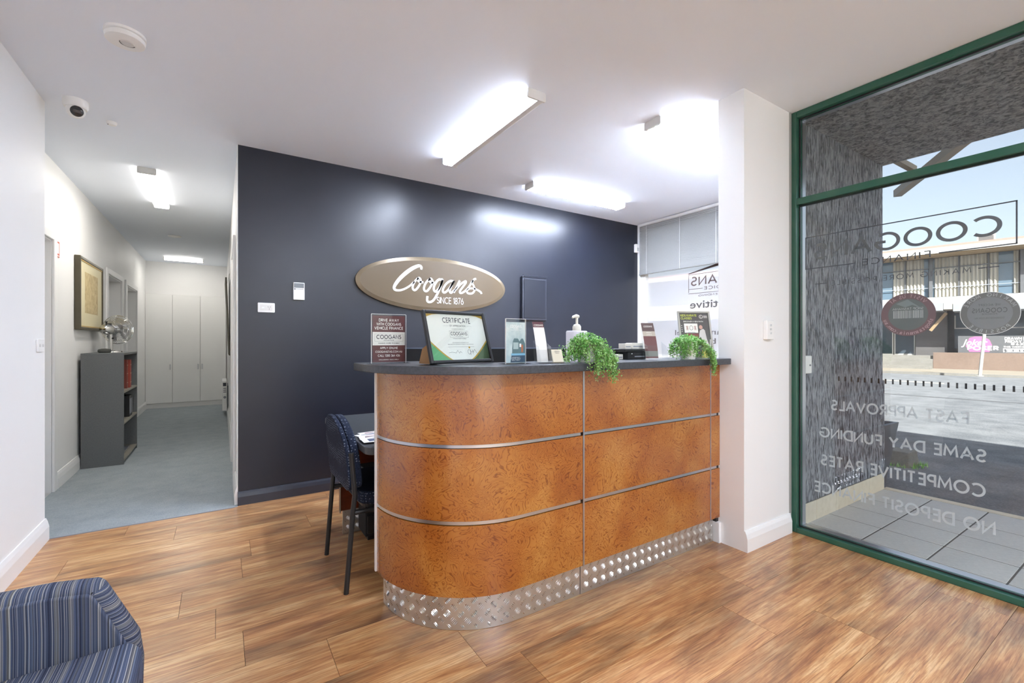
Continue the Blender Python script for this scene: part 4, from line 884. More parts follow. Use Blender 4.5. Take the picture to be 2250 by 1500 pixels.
strokes = [
 ([(998, 205), (1003, 175), (985, 155), (945, 157), (870, 192), (790, 248), (715, 315), (655, 385), (620, 445), (622, 480), (652, 497), (705, 497), (765, 478), (825, 445), (870, 408), (905, 375)], [26, 30, 34, 40, 46, 48, 46, 42, 36, 32, 28, 26, 24, 24, 24, 24]),
 ([(962, 322), (910, 372), (882, 435), (884, 482), (915, 495), (955, 455), (985, 400), (992, 350), (968, 322), (950, 350), (975, 378), (1030, 385)], 27),
 ([(1130, 332), (1072, 385), (1042, 448), (1044, 498), (1078, 510), (1118, 468), (1150, 412), (1158, 362), (1132, 332), (1112, 358), (1140, 388), (1188, 392)], 27),
 ([(1292, 352), (1255, 345), (1215, 378), (1182, 440), (1180, 495), (1205, 515), (1245, 478), (1285, 405), (1300, 352), (1268, 455), (1222, 560), (1170, 640), (1118, 665), (1085, 645), (1088, 580)], 30),
 ([(1455, 372), (1410, 368), (1355, 405), (1315, 465), (1305, 512), (1330, 530), (1378, 495), (1430, 425), (1466, 362), (1420, 450), (1402, 512), (1425, 532), (1475, 490)], 28),
 ([(1545, 362), (1505, 440), (1460, 532)], 28), ([(1485, 490), (1560, 410), (1622, 372), (1630, 392), (1580, 460), (1545, 515), (1560, 538), (1610, 515), (1670, 455), (1715, 385), (1745, 345), (1775, 336)], 27),
 ([(1735, 352), (1722, 395), (1745, 445), (1755, 495), (1725, 538), (1675, 545), (1645, 522), (1660, 485), (1715, 470), (1785, 490), (1840, 525), (1850, 550)], 26)]
lt = MB()
for pts, wd in strokes:
    o_, w_ = scr(pts, wd); lt.flat(ribbon(o_, w_), (0, -.0375, 0), EX, EZ)
lt.build('script_lettering', 'white', sgn)
a_, b_ = gy(960, 664.5, NY - .038), gy(1018, 667.5, NY - .038); m = MB()
put_text(m, caps('SINCE 1876', .12, .22, .4), (a_.x - 1.70, -.0375, a_.z - 1.752 - .005), EX, EZ, .056, b_.x - a_.x); m.build('lettering', 'white', sgn)

mb_ = thing('meter_box', 'navy painted shallow box cover on the navy wall right of the oval sign', 'box cover', (2.815, NY - .0005, 1.445))
B(-.16, .16, -.035, 0, 0, .47).build('case', 'navytrim', mb_, bevel=.012, seg=2); B(-.14, .14, -.04, -.0355, .03, .44).build('door', 'navy', mb_, bevel=.002); B(-.16, .16, -.05, -.036, .475, .478).build('lip', 'navytrim', mb_)
po = thing('power_outlet', 'white power outlet low at the left of the navy wall', 'power outlet', (.294, NY - .0005, 1.447))
MB().prism(rrect(-.058, .058, 0, .073, .006), -.009, 0, 'y').build('plate', 'white', po, bevel=.002); B(-.042, .042, -.0105, -.0092, .012, .061).build('insert', plain('e2e0d9', .4), po)
B(-.032, -.014, -.0125, -.0107, .03, .04).build('rocker', 'white', po)
for x, z, a in ((.012, .042, .5), (.026, .042, -.5), (.019, .026, 0)): MB().obox((x, -.0108, z), (.0012 * math.cos(a), 0, .0012 * math.sin(a)), (0, .0003, 0), (-.005 * math.sin(a), 0, .005 * math.cos(a))).build('socket_slot', 'ink', po)
tc_ = thing('wall_controller', 'small white wall controller with dark display on the navy wall', 'controller', (.521, NY - .0005, 1.553))
B(-.041, .041, -.022, 0, 0, .138).build('case', 'white', tc_, bevel=.004); B(-.036, .036, -.0235, -.0222, .095, .132).build('display', plain('6b6f70', .25), tc_); B(-.034, .034, -.0226, -.0222, .084, .0865).build('button_row', 'ink', tc_)
B(-.034, -.026, -.0226, -.0222, .08, .0895).build('button', 'ink', tc_)
pir = thing('motion_sensor', 'small white motion sensor in the corner beside the window blind', 'sensor', (WX - .03, NY - .0005, 2.345))
B(-.035, .025, -.038, 0, 0, .105).build('case', 'white', pir, bevel=.006); B(-.02, .015, -.0405, -.0385, .015, .06).build('lens', plain('c9cac6', .3), pir)
cs = thing('light_switch', 'tall white switch plate on the pier beside the shopfront', 'light switch', (2.797, PY0 - .0005, 1.235))
B(-.04, .04, -.026, 0, 0, .116).build('plate', 'white', cs, bevel=.004)
for z in (.03, .054, .078): MB().obox((0, -.0275, z + .008), (.008, 0, 0), (0, .0015, 0), (0, 0, .006)).build('rocker', plain('cfd1d2', .4), cs)
ls = thing('light_switch', 'white switch plate on the left wall near the corridor corner', 'light switch', (LW + .0005, 3.79, 1.16))
MB().prism(rrect(-.06, .06, 0, .076, .006), 0, .009, 'x').build('plate', 'white', ls, bevel=.002)
for y in (-.025, .025): B(.0095, .012, y - .01, y + .01, .03, .046).build('rocker', plain('dcdcda', .4), ls)

# ---- venetian blind
vb = thing('venetian_blind', 'grey-white venetian blind half drawn over the rear window', 'blind', (WX - .02, PY1 + .06, 2.06))
BL = NY - PY1 - .115
B(-.02, .015, 0, BL, .6, .628).build('head_rail', 'white', vb)
sm_ = MB().add([(-.007, 0, -.0095), (.0, 0, .0012), (.007, 0, .0095), (-.007, BL, -.0095), (0, BL, .0012), (.007, BL, .0095)], [(0, 3, 4, 1), (1, 4, 5, 2)])
s0 = None
for i in range(31):
    if s0 is None: s0 = sm_.build('slat', plain('b3b3b0', .4), vb); s0.location = (0, 0, .065); continue
    share(s0, 'slat', (0, 0, .065 + i * .0174), vb)
for i in range(9): share(s0, 'slat', (0, 0, .012 + i * .0052), vb)
B(-.012, .012, 0, BL, -.006, .004).build('bottom_rail', plain('8a8a86', .4), vb)
for y in (BL - .12, BL - .6, BL - 1.05, BL - 1.7):
    MB().tube([(-.016, y, .6), (-.016, y, .0)], .0022, 5).build('ladder_cord', 'white', vb)
    B(-.019, -.013, y - .012, y + .012, .0, .03).build('cord_clip', 'acrylic', vb)

# ================================================================== LETTERING ON THE GLASS
def decal(name, label, cat='window lettering'): return thing(name, label, cat, (GP + .0045, 1.0, 0))
def D(yz): return (0, yz[0] - 1.0, yz[1])
dc = decal('window_logo', 'dark reversed COOGANS FINANCE logo in a thin frame on the shopfront glass')
m = MB(); fw2 = .006
m.flat(rect(.49 - 1, 1.406 - 1, 1.881, 1.887), (0, 0, 0), EY, EZ)
for a in (.49, 1.4): m.flat(rect(a - 1, a + .006 - 1, 1.683, 1.887), (0, 0, 0), EY, EZ)
for a, b in ((.49, .767), (1.136, 1.406)): m.flat(rect(a - 1, b - 1, 1.681, 1.687), (0, 0, 0), EY, EZ)
m.build('border', 'ink', dc)
m = MB(); put_text(m, caps('COOGANS', .17, .3), D((.548, 1.742)), EY, EZ, .088, .8); m.build('lettering', 'decal', dc)
m = MB(); put_text(m, caps('FINANCE', .14, .42), D((.802, 1.668)), EY, EZ, .033, .298); m.build('lettering', 'ink', dc)
m = MB(); put_text(m, caps('MAKING MORE POSSIBLE', .13, .5, .6), D((.648, 1.567)), EY, EZ, .026, .61); m.build('lettering', 'ink', dc)
for a, b in ((.549, .621), (1.285, 1.35)): MB().flat(rect(a - 1, b - 1, 1.581, 1.586), (0, 0, 0), EY, EZ).build('dash', 'ink', dc)
for tx, y0, y1, z0, h, lb in (('FAST APPROVALS', .658, 1.257, .808, .054, 'top'), ('SAME DAY FUNDING', .596, 1.32, .633, .054, 'second'), ('COMPETITIVE RATES', .6, 1.313, .46, .057, 'third'), ('NO DEPOSIT FINANCE', .566, 1.351, .286, .057, 'bottom')):
    dd = decal('window_slogan', 'frosted reversed words %s, %s of the four lines on the glass' % (tx, lb)); m = MB()
    put_text(m, caps(tx, .2, .28, .5), D((y0, z0)), EY, EZ, h, y1 - y0); m.build('lettering', 'frost', dd)
dr = decal('safety_dots', 'row of small black dashes across the shopfront glass', 'window strip')
d0 = None; yd = 1.219
while yd > -.5:
    if d0 is None: d0 = MB().flat(rect(-.0042, .0042, -.014, .014), (0, 0, 0), EY, EZ).build('dash', 'black', dr); d0.location = D((yd, .998))
    else: share(d0, 'dash', D((yd, .998)), dr)
    yd -= .0326
def ringtext(m, chars, cy, cz, r, a0, a1, h, low=False, font='caps', bold=.0, weight=.16):
    n = len(chars)
    for i, chx in enumerate(chars):
        if chx == ' ': continue
        a = math.radians(a0 + (a1 - a0) * (i / max(1, n - 1)))
        tx = caps(chx, weight) if font == 'caps' else bfont(chx, bold)
        rd_ = Vector((0, math.cos(a), math.sin(a))); ex = Vector((0, math.sin(a), -math.cos(a))) * (-1 if low else 1); ey = rd_ * (-1 if low else 1)
        p = Vector(D((cy, cz))) + rd_ * (r + (h if low else 0)); put_text(m, tx, p, ex, ey, h, None, 'c')
st1 = thing('round_sticker', 'maroon-ringed round sticker with a barcode picture on the glass', 'sticker', (GP + .0045, 1.0, 0))
c1 = (.894, 1.369)
MB().prism([(c1[0] - 1 + .117 * math.cos(i * .1257), c1[1] + .117 * math.sin(i * .1257)) for i in range(50)], .0, .0006, 'x').build('disc', plain('5d3a3e', .5), st1)
MB().prism([(c1[0] - 1 + .085 * math.cos(i * .1257), c1[1] + .085 * math.sin(i * .1257)) for i in range(50)], -.0004, -.0001, 'x').build('picture', plain('4b5352', .5), st1)
m = MB(); Xo = -.0006
m.flat(([(-.06 + c1[0] - 1, c1[1] + .03), (-.02 + c1[0] - 1, c1[1] + .052), (.01 + c1[0] - 1, c1[1] + .04), (.05 + c1[0] - 1, c1[1] + .06), (.0 + c1[0] - 1, c1[1] + .082)], [(0, 1, 2, 3, 4)]), (Xo, 0, 0), EY, EZ); m.build('mountain', plain('6b7676', .5), st1)
m = MB(); yb = -.065
while yb < .065:
    wb = rnd.choice((.0018, .003, .0045)); m.flat(rect(c1[0] - 1 + yb, c1[0] - 1 + yb + wb, c1[1] - .02, c1[1] + .022), (Xo, 0, 0), EY, EZ); yb += wb + rnd.choice((.0022, .0035))
m.build('barcode', plain('a3a7a6', .5), st1)
m = MB(); put_text(m, caps('SHOP TASMANIA', .16, .25), Vector(D((c1[0], c1[1] + .026))) + EX * Xo, EY, EZ, .011, .13, 'c'); m.build('lettering', plain('a3a7a6', .5), st1)
m = MB(); ringtext(m, 'VISIT US AT', c1[0], c1[1], .092, 135, 45, .016); m.v = [(x - .0008, y, z) for x, y, z in m.v]; m.build('lettering', plain('b08d90', .5), st1)
m = MB(); ringtext(m, 'shoptasmania.com.au', c1[0], c1[1], .091, 198, 342, .019, True, 'b', .01); m.v = [(x - .0008, y, z) for x, y, z in m.v]; m.build('lettering', plain('b08d90', .5), st1)
st2 = thing('round_sticker', 'plain grey round sticker with reversed COOGANS wording on the glass', 'sticker', (GP + .0045, 1.0, 0)); c2 = (.583, 1.36)
MB().prism([(c2[0] - 1 + .102 * math.cos(i * .1257), c2[1] + .102 * math.sin(i * .1257)) for i in range(50)], .0, .0006, 'x').build('disc', plain('5c5c5b', .5), st2)
MB().prism([(c2[0] - 1 + .078 * math.cos(i * .1257), c2[1] + .078 * math.sin(i * .1257)) for i in range(50)], -.0004, -.0001, 'x').build('picture', plain('6f7275', .5), st2)
m = MB(); m.flat(ribbon([(c2[0] - 1 + .103 * math.cos(i * .1257), c2[1] + .103 * math.sin(i * .1257)) for i in range(51)], .002), (-.0002, 0, 0), EY, EZ); m.build('rim', 'white', st2)
m = MB()
for tx, dz, h, wd in (('WE ACCEPT', .036, .009, .075), ('COOGANS', .004, .02, .118), ('FINANCE', -.007, .006, .05), ('COOGANSTAS.COM.AU', -.027, .007, .1)): put_text(m, caps(tx, .17, .35), Vector(D((c2[0], c2[1] + dz))) + EX * Xo, EY, EZ, h, wd, 'c')
m.build('lettering', plain('34383d', .5), st2)
m = MB(); ringtext(m, 'MAKING MORE', c2[0], c2[1], .0825, 155, 25, .015); ringtext(m, 'POSSIBLE', c2[0], c2[1], .082, 225, 315, .015, True); m.v = [(x - .0008, y, z) for x, y, z in m.v]; m.build('lettering', plain('a4a7aa', .5), st2)
# lettering on the rear window
rw = thing('rear_window_lettering', 'brown reversed logo and words on the rear window film', 'window lettering', (WX + .0585, 3.0, 0)); T3 = lambda y, z: (0, y - 3.0, z)
brn = plain('5b4a45', .5)
m = MB(); W3 = .86
def rtext(m, tx, y_left, z, h, wd):      # reversed words: the last letter sits at y_left (the left in view)
    put_text(m, tx, T3(y_left - wd, z), EY, EZ, h, wd)
rtext(m, caps('COOGANS', .17, .3), 3.20, 1.86, .09, .86); m.build('lettering', brn, rw); m = MB(); rtext(m, caps('CHOICE', .15, .45), 3.04, 1.8, .032, .34); m.build('lettering', brn, rw); m = MB(); rtext(m, caps('CHOICE IN LENDING', .15, .4), 3.11, 1.73, .018, .6)
m.build('lettering', brn, rw)
for r4 in ((3.234, 3.24, 1.78, 1.985), (2.3, 3.2335, 1.98, 1.985), (3.06, 3.2335, 1.815, 1.82), (2.3, 3.24, 1.765, 1.77)): MB().flat(rect(r4[0] - 3, r4[1] - 3, r4[2], r4[3]), (0, 0, 0), EY, EZ).build('border_line', brn, rw)
MB().flat(([(3.24 - 3, 1.99), (2.78 - 3, 2.055), (2.3 - 3, 1.99), (2.3 - 3, 2.01), (2.78 - 3, 2.09), (3.24 - 3, 2.0)], [(0, 1, 4, 5), (1, 2, 3, 4)]), (0, 0, 0), EY, EZ).build('roof_mark', brn, rw)
m = MB(); rtext(m, bfont('Competitive', .012), 3.22, 1.60, .085, .86); m.build('lettering', plain('4c4846', .5), rw); m = MB(); rtext(m, bfont('insurance panel', .004), 3.42, 1.30, .06, .86); m.build('lettering', plain('4c4846', .5), rw); m = MB(); rtext(m, bfont('benefits', .004), 3.4, 1.2, .06, .5); m.build('lettering', plain('4c4846', .5), rw)

# ================================================================== THINGS ON THE COUNTER
def on_bar(name, label, cat, x, y, a=0, group=None): return thing(name, label, cat, (x, y, BT + .0006), math.radians(a), group)
# acrylic sign 1
s = on_bar('acrylic_sign', 'maroon and white DRIVE AWAY card in a clear acrylic stand', 'sign holder', .642, 2.025, 0)
def stand(s, w, h, foot=.04):
    B(-w / 2 - .012, w / 2 + .012, -foot, foot, 0, .003).build('foot', 'acrylic', s); B(-w / 2, w / 2, -.0035, -.0015, .003, h).build('front_sheet', 'acrylic', s); B(-w / 2, w / 2, .0015, .0035, .003, h).build('rear_sheet', 'acrylic', s)
    for x in (-w / 2 - .0012, w / 2): B(x, x + .0012, -.0035, .0035, .003, h).build('edge', 'white', s)
    B(-w / 2, w / 2, -.0035, .0035, h, h + .0015).build('edge', 'white', s)
stand(s, .158, .222)
cd = B(-.074, .074, -.001, .001, .006, .216).build('card', 'maroon', s); B(-.074, .074, -.0014, -.0011, .082, .142).build('white_band', 'paper', cd)
def lines(par, rows, y, mat, name='lettering'):
    for tx, z, h, wd in rows:
        m = MB(); put_text(m, caps(tx, .2, .3, .5), (0, y, z), EX, EZ, h, wd, 'c'); m.build(name, mat, par)
lines(cd, [('DRIVE AWAY', .19, .0115, .09), ('WITH COOGANS', .172, .0115, .112), ('VEHICLE FINANCE', .154, .0115, .13), ('APPLY ONLINE', .066, .008, .08), ('COOGANSTAS.COM.AU', .049, .008, .122), ('CALL 1300 364 426', .031, .009, .1), ('EXCLUSIONS | T&CS APPLY', .015, .004, .09)], -.0013, 'paper')
lines(cd, [('COOGANS', .112, .016, .112), ('FINANCE', .103, .004, .045), ('MAKING MORE POSSIBLE', .089, .005, .096)], -.0017, 'ink')
m = MB(); m.flat(frame2d(-.065, .065, .1, .134, .0006), (0, -.0017, 0), EX, EZ); m.build('border', 'ink', cd)
# certificate
s = on_bar('certificate', 'black-framed certificate leaning back on the counter', 'certificate', .905, 1.80, 12); s.location.z += .0038
Wc, Hc, lean = .35, .24, math.radians(-17)
mt = Matrix.Rotation(lean, 4, 'X')
def lean_build(mb, name, mat, par, **k):
    mb.v = [tuple(mt @ Vector(p)) for p in mb.v]; return mb.build(name, mat, par, **k)
cw_, ch_ = Wc / 2, Hc
for a in ((-cw_, -cw_ + .014, 0, ch_), (cw_ - .014, cw_, 0, ch_), (-cw_ + .0142, cw_ - .0142, 0, .014), (-cw_ + .0142, cw_ - .0142, ch_ - .014, ch_)): lean_build(B(a[0], a[1], -.012, .006, a[2], a[3]), 'frame_side', 'black', s, bevel=.003)
sh = lean_build(B(-cw_ + .0142, cw_ - .0142, -.002, .0, .0142, ch_ - .0142), 'sheet', 'paper', s)
lean_build(B(-cw_ + .0142, cw_ - .0142, -.0065, -.0055, .0142, ch_ - .0142), 'glazing', 'glass', s); lean_build(B(-cw_ + .005, cw_ - .005, .0062, .009, .005, ch_ - .005), 'backing_board', 'card', s)
def wave(sgn_, off, col, nm):
    n = 12; p = [(sgn_ * (-cw_ + .0145), .0145)]
    top = [(sgn_ * (-cw_ + .0145 + (.10 + off) * t), .0145 + (.082 + off * .8) * (1 - t) ** 1.25) for t in [i / n for i in range(n + 1)]]
    vs = p + top; return lean_build(MB().flat((vs, [tuple(range(len(vs)))]), (0, -.0022 - (.0002 if off == 0 else 0), 0), EX, EZ), nm, col, sh)
for sg_, c_ in ((1, 'leafgreen'), (-1, plain('3c5a2e', .5))): wave(sg_, .012, 'gold', 'gold_wave'); wave(sg_, 0, c_, 'green_wave')
for sg_ in (1, -1): lean_build(MB().flat(([(sg_ * (-cw_ + .0145), ch_ - .0145), (sg_ * (-cw_ + .0145), ch_ - .03), (sg_ * (-cw_ + .05), ch_ - .018), (sg_ * (-cw_ + .085), ch_ - .0145)], [(0, 1, 2, 3)]), (0, -.0022, 0), EX, EZ), 'gold_wave', 'gold', sh)
m = MB()
for tx, z, h, wd, wt in (('CERTIFICATE', .205, .021, .155, .17), ('OF APPRECIATION', .185, .007, .09, .16), ('THIS CERTIFICATE IS PRESENTED TO', .17, .0035, .075, .14), ('COOGANS', .141, .014, .092, .18), ('FINANCE', .133, .003, .04, .15), ('MAKING MORE POSSIBLE', .121, .004, .075, .15), ('FOR SPONSORSHIP AND SUPPORT OF THE', .1, .0035, .09, .14), ('TRIVIA NIGHT AND OTHER EVENTS ON BEHALF OF THE ASSOCIATION', .092, .0035, .145, .14)): put_text(m, caps(tx, wt, .28, .5), (.005, -.0024, z * .915), EX, EZ, h, wd, 'c')
m.flat(frame2d(-.047, .057, .118, .149, .0007), (0, -.0024, 0), EX, EZ); m.flat(rect(-.07, .08, .0735, .0743), (0, -.0024, 0), EX, EZ); m.flat(rect(-.075, -.045, .1715, .172), (0, -.0024, 0), EX, EZ); m.flat(rect(.055, .085, .1715, .172), (0, -.0024, 0), EX, EZ)
m.flat(ribbon([(-.07, .047), (-.05, .05), (-.03, .046), (-.02, .058), (-.012, .045), (-.005, .053), (.003, .046)], .0012), (0, -.0024, 0), EX, EZ)
m.flat(ribbon(arc(.045, .05, .008, .011, 0, 360, 14), .0014), (0, -.0024, 0), EX, EZ); m.flat(ribbon([(.055, .062), (.052, .035)], .0014), (0, -.0024, 0), EX, EZ); m.flat(ribbon([(.053, .05), (.068, .05), (.066, .06), (.064, .038)], .0014), (0, -.0024, 0), EX, EZ); m.flat(ribbon([(.068, .045), (.078, .062), (.09, .042)], .0014), (0, -.0024, 0), EX, EZ)
lean_build(m, 'lettering', 'ink', sh)
lean_build(MB().flat(disc(.05, .071, .005, .005, 16), (0, -.0024, 0), EX, EZ), 'seal', 'gold', sh)
MB().add([(-.165, .012, 0), (-.165, .10, 0), (-.165, .075, .065), (-.165, .03, .085), (-.1, .012, 0), (-.1, .10, 0), (-.1, .075, .065), (-.1, .03, .085)], [(3, 2, 1, 0), (4, 5, 6, 7), (0, 1, 5, 4), (1, 2, 6, 5), (2, 3, 7, 6), (3, 0, 4, 7)]).build('easel_back', 'card', s)
# acrylic sign 2 (vehicle picture)
s = on_bar('acrylic_sign', 'pale blue vehicle picture card in a clear acrylic stand', 'sign holder', 1.088, 1.655, 4)
stand(s, .108, .198, .045)
cd = B(-.052, .052, -.001, .001, .006, .184).build('card', plain('b9cdd0', .4), s)
def cloudy():
    m = NT('misty_print'); b = m.bsdf('b9cdd0', .4); n = m.noise(m.coord('Object', (1, 1, 1)), 14, 4, .6); m.l(m.ramp(n, [(.3, '9fb6bd'), (.5, 'c3d3d3'), (.7, 'dfe6e3')]), b.inputs['Base Color']); return m.m
B(-.0518, .0518, -.0013, -.0011, .03, .1838).build('sky_print', cloudy(), cd); m = MB()
m.flat(([(-.02, .03), (.0515, .03), (.0515, .09), (.04, .112), (.03, .112), (.02, .1), (.012, .112), (-.01, .113), (-.016, .1), (-.02, .07)], [tuple(range(10))]), (0, -.0015, 0), EX, EZ); m.build('truck_print', plain('5d787c', .4), cd)
MB().flat(rect(-.014, .014, .066, .095), (0, -.0017, 0), EX, EZ).build('truck_window_print', plain('a9bdbd', .4), cd); MB().flat(rect(.03, .04, .052, .085), (0, -.0017, 0), EX, EZ).build('figure_print', plain('b06a45', .4), cd); MB().flat(rect(.02, .03, .075, .09), (0, -.0017, 0), EX, EZ).build('badge_print', 'white', cd)
MB().flat(rect(-.026, .0518, .038, .047), (0, -.0019, 0), EX, EZ).build('blue_band_print', plain('7fb7d2', .4), cd); MB().flat(([(-.03, .008), (.0518, .008), (.0518, .038), (-.024, .038)], [(0, 1, 2, 3)]), (0, -.0019, 0), EX, EZ).build('dark_band_print', plain('2f4a60', .4), cd)
lines(cd, [('COOGANS', .16, .011, .062), ('FINANCE', .153, .004, .03), ('FINANCE YOUR NEXT CAR', .147, .003, .055), ('CHATTEL LOANS', .022, .003, .05), ('CARS BIKES BOATS', .028, .003, .045), ('APPLY TODAY', .016, .003, .045)], -.0022, 'white')
# leaflet holders
def leaflet_holder(name, label, x, y, a, prn, group, cards=True):
    s = on_bar(name, label, 'leaflet holder', x, y, a, group)
    ac_ = M['acrylic']
    B(-.06, .06 if cards else .055, -.035, .045, 0, .003).build('base', ac_, s)
    for xx in (-.06, -.0015 if cards else .0535): MB().add([(xx, -.035, .003), (xx, .045, .003), (xx, .06, .1), (xx, -.005, .075), (xx + .002, -.035, .003), (xx + .002, .045, .003), (xx + .002, .06, .1), (xx + .002, -.005, .075)], [(0, 1, 2, 3), (7, 6, 5, 4), (0, 4, 5, 1), (3, 2, 6, 7), (0, 3, 7, 4), (1, 5, 6, 2)]).build('side_wall', ac_, s)
    MB().obox((-.03, .055, .055), (.03, 0, 0), (0, .001, 0), (0, .008, .05)).build('rear_sheet', ac_, s); MB().obox((-.03, -.018, .04), (.03, 0, 0), (0, .001, 0), (0, .013, .037)).build('front_sheet', ac_, s)
    return s
s = leaflet_holder('leaflet_holder', 'clear holder with a white leaflet and a pad of cards', 1.25, 1.615, -14, 0, 'clear leaflet holders')
def leaflet(label, holder, x, w, h, bend, cols, rows, a=0, texts=()):
    lf = thing('leaflet', label, 'leaflet', tuple(holder.location + Matrix.Rotation(holder.rotation_euler.z, 3, 'Z') @ Vector((x, .018, .006))), holder.rotation_euler.z)
    def fn(p, q): return (w * (p - .5) - .03 * q * q * 0, .03 * q + bend * q * q, h * q)
    def strip(q0, q1, mat, nm, off=0): 
        MB().grid(lambda p, q: tuple(Vector(fn(p, q0 + (q1 - q0) * q)) + Vector((0, -off, 0))), 1, 8).build(nm, mat, lf)
    strip(0, 1, 'paper', 'sheet')
    for q0, q1, c in rows: strip(q0, q1, plain(c, .45), 'printed_band', .0006)
    m = MB()
    for tx, q, hh, wd, c in texts:
        p = Vector(fn(.5, q)) + Vector((0, -.0015, 0)); put_text(m, caps(tx, .2, .3), p, EX, Vector((0, .1, 1)).normalized(), hh, wd, 'c')
    tag(m.build('lettering', texts[0][4], lf), kind='stuff'); return lf
leaflet('white leaflet with a maroon top band leaning in the clear holder', s, -.03, .054, .185, .035, None, [(.86, 1.0, '5c3038'), (.02, .3, 'd9d6d2')], 0, [('COOGANS', .89, .008, .044, 'paper')])
cdp = thing('card_pad', 'small cream pad of cards in the clear holder', 'card pad', (1.285, 1.603, BT + .004), math.radians(-14))
MB().obox((0, .012, .03), (.026, 0, 0), (0, .0035, -.0015), (0, .012, .028)).build('cards', plain('d9d3bd', .6), cdp); m = MB()
put_text(m, caps('COOGANS', .18, .3), (0, .016, .047), EX, Vector((0, .39, .92)), .005, .024, 'c'); put_text(m, caps('FINANCE', .18, .3), (0, .0125, .04), EX, Vector((0, .39, .92)), .004, .018, 'c'); m.v = [(x, y - .0042, z + .0015) for x, y, z in m.v]; m.build('lettering', 'ink', cdp)
B(-.028, .028, -.006, .018, 0, .002).build('bottom_card', plain('8a7f68', .7), cdp)
s = leaflet_holder('leaflet_holder', 'clear holder with a single maroon leaflet near the pier', 2.045, 1.675, -25, 0, 'clear leaflet holders', False)
leaflet('maroon leaflet with a pale band leaning in the clear holder near the pier', s, -.02, .075, .2, .04, None, [(0, .62, '6a3a38'), (.62, .76, 'b9b0a2'), (.76, 1.0, '5d4a47'), (.05, .2, '7a8078')], 0, [('COOGANS', .88, .008, .05, 'paper'), ('PERSONAL', .71, .005, .03, 'ink'), ('LOANS', .65, .005, .03, 'ink')])
# karate poster
s = on_bar('poster_stand', 'grey-framed KIDS KARATE CLASSES poster standing by the pier', 'poster', 2.39, 1.655, -30); s.location.z += .002
mt = Matrix.Rotation(math.radians(-14), 4, 'X'); pw_, ph_ = .2, .29
for a in ((-pw_ / 2, -pw_ / 2 + .01, 0, ph_), (pw_ / 2 - .01, pw_ / 2, 0, ph_), (-pw_ / 2 + .0102, pw_ / 2 - .0102, 0, .01), (-pw_ / 2 + .0102, pw_ / 2 - .0102, ph_ - .01, ph_)): lean_build(B(a[0], a[1], -.006, .004, a[2], a[3]), 'frame_side', plain('aeada5', .5), s)
sh = lean_build(B(-pw_ / 2 + .0102, pw_ / 2 - .0102, -.001, .002, .0102, ph_ - .0102), 'sheet', plain('4d4b49', .5), s)
MB().prism([(.012, 0), (.085, 0), (.056, .19)], -.01, .01, 'x').build('easel_back', plain('8d8c86', .5), s)
m = MB(); put_text(m, caps('KIDS KARATE', .2, .26), (-.08, -.0014, .258), EX, EZ, .012, .098); put_text(m, caps('CLASSES', .2, .26), (-.08, -.0014, .24), EX, EZ, .012, .066); lean_build(m, 'lettering', plain('c6d24a', .5), sh)
m = MB(); put_text(m, caps('DISCOVER A NEW PATH', .18, .28), (-.066, -.0014, .222), EX, EZ, .007, .12); m.flat(ribbon(arc(.045, .256, .011, .011, 0, 360, 20), .0018), (0, -.0014, 0), EX, EZ); m.flat(ribbon(arc(.045, .256, .005, .006, 60, 330, 10), .0015), (0, -.0014, 0), EX, EZ)
for z in (.262, .256, .25): m.flat(rect(.06, .083, z - .001, z + .001), (0, -.0014, 0), EX, EZ)
for z in (.2, .188, .176, .164): m.flat(rect(-.083, -.077, z - .0015, z + .0015), (0, -.0014, 0), EX, EZ)
m.flat(rect(-.065, .018, .155, .213), (0, -.0014, 0), EX, EZ); lean_build(m, 'lettering', 'paper', sh)
m = MB()
for cx_ in (-.047, .002):
    for pl_ in ([(-.009, .008), (.009, .008)], [(0, .014), (0, -.014)], [(-.008, -.004), (.008, -.004)], [(-.009, -.013), (.009, -.013)], [(-.006, .003), (.006, .0)]): m.flat(ribbon([(cx_ + a, .186 + b) for a, b in pl_], .0022), (0, -.0018, 0), EX, EZ)
lean_build(m, 'characters', plain('8c3b35', .5), sh); m = MB(); m.flat(ribbon(arc(-.0225, .185, .01, .014, 0, 360, 18), .002), (0, -.0018, 0), EX, EZ); m.flat(rect(-.045, .0, .158, .1595), (0, -.0018, 0), EX, EZ); lean_build(m, 'emblem', 'ink', sh)
lean_build(MB().flat(rect(-.06, .018, .12, .15), (0, -.0016, 0), EX, EZ), 'red_band', plain('7c3a37', .5), sh)
lean_build(MB().flat(([(.03, .17), (.05, .18), (.06, .17), (.066, .12), (.07, .1), (.086, .05), (.076, .046), (.058, .085), (.056, .055), (.044, .055), (.04, .1), (.03, .13), (.02, .12), (.024, .15)], [tuple(range(14))]), (0, -.0016, 0), EX, EZ), 'figure_print', plain('c9c6c4', .5), sh)
lean_build(MB().flat(disc(.037, .19, .011, .013, 16), (0, -.0017, 0), EX, EZ), 'head_print', plain('c79a8a', .5), sh)
# yellow card in a slim clear stand in front of the poster
s = on_bar('acrylic_sign', 'small yellow card in a slim clear stand before the karate poster', 'sign holder', 2.385, 1.60, -20)
B(-.03, .03, -.02, .02, 0, .003).build('foot', 'acrylic', s); B(-.028, .028, -.003, -.001, .003, .11).build('front_sheet', 'acrylic', s); B(.0282, .0312, -.004, .004, .003, .112).build('edge', 'white', s); B(-.024, .02, .0, .001, .004, .05).build('card', plain('d9cf5e', .5), s)
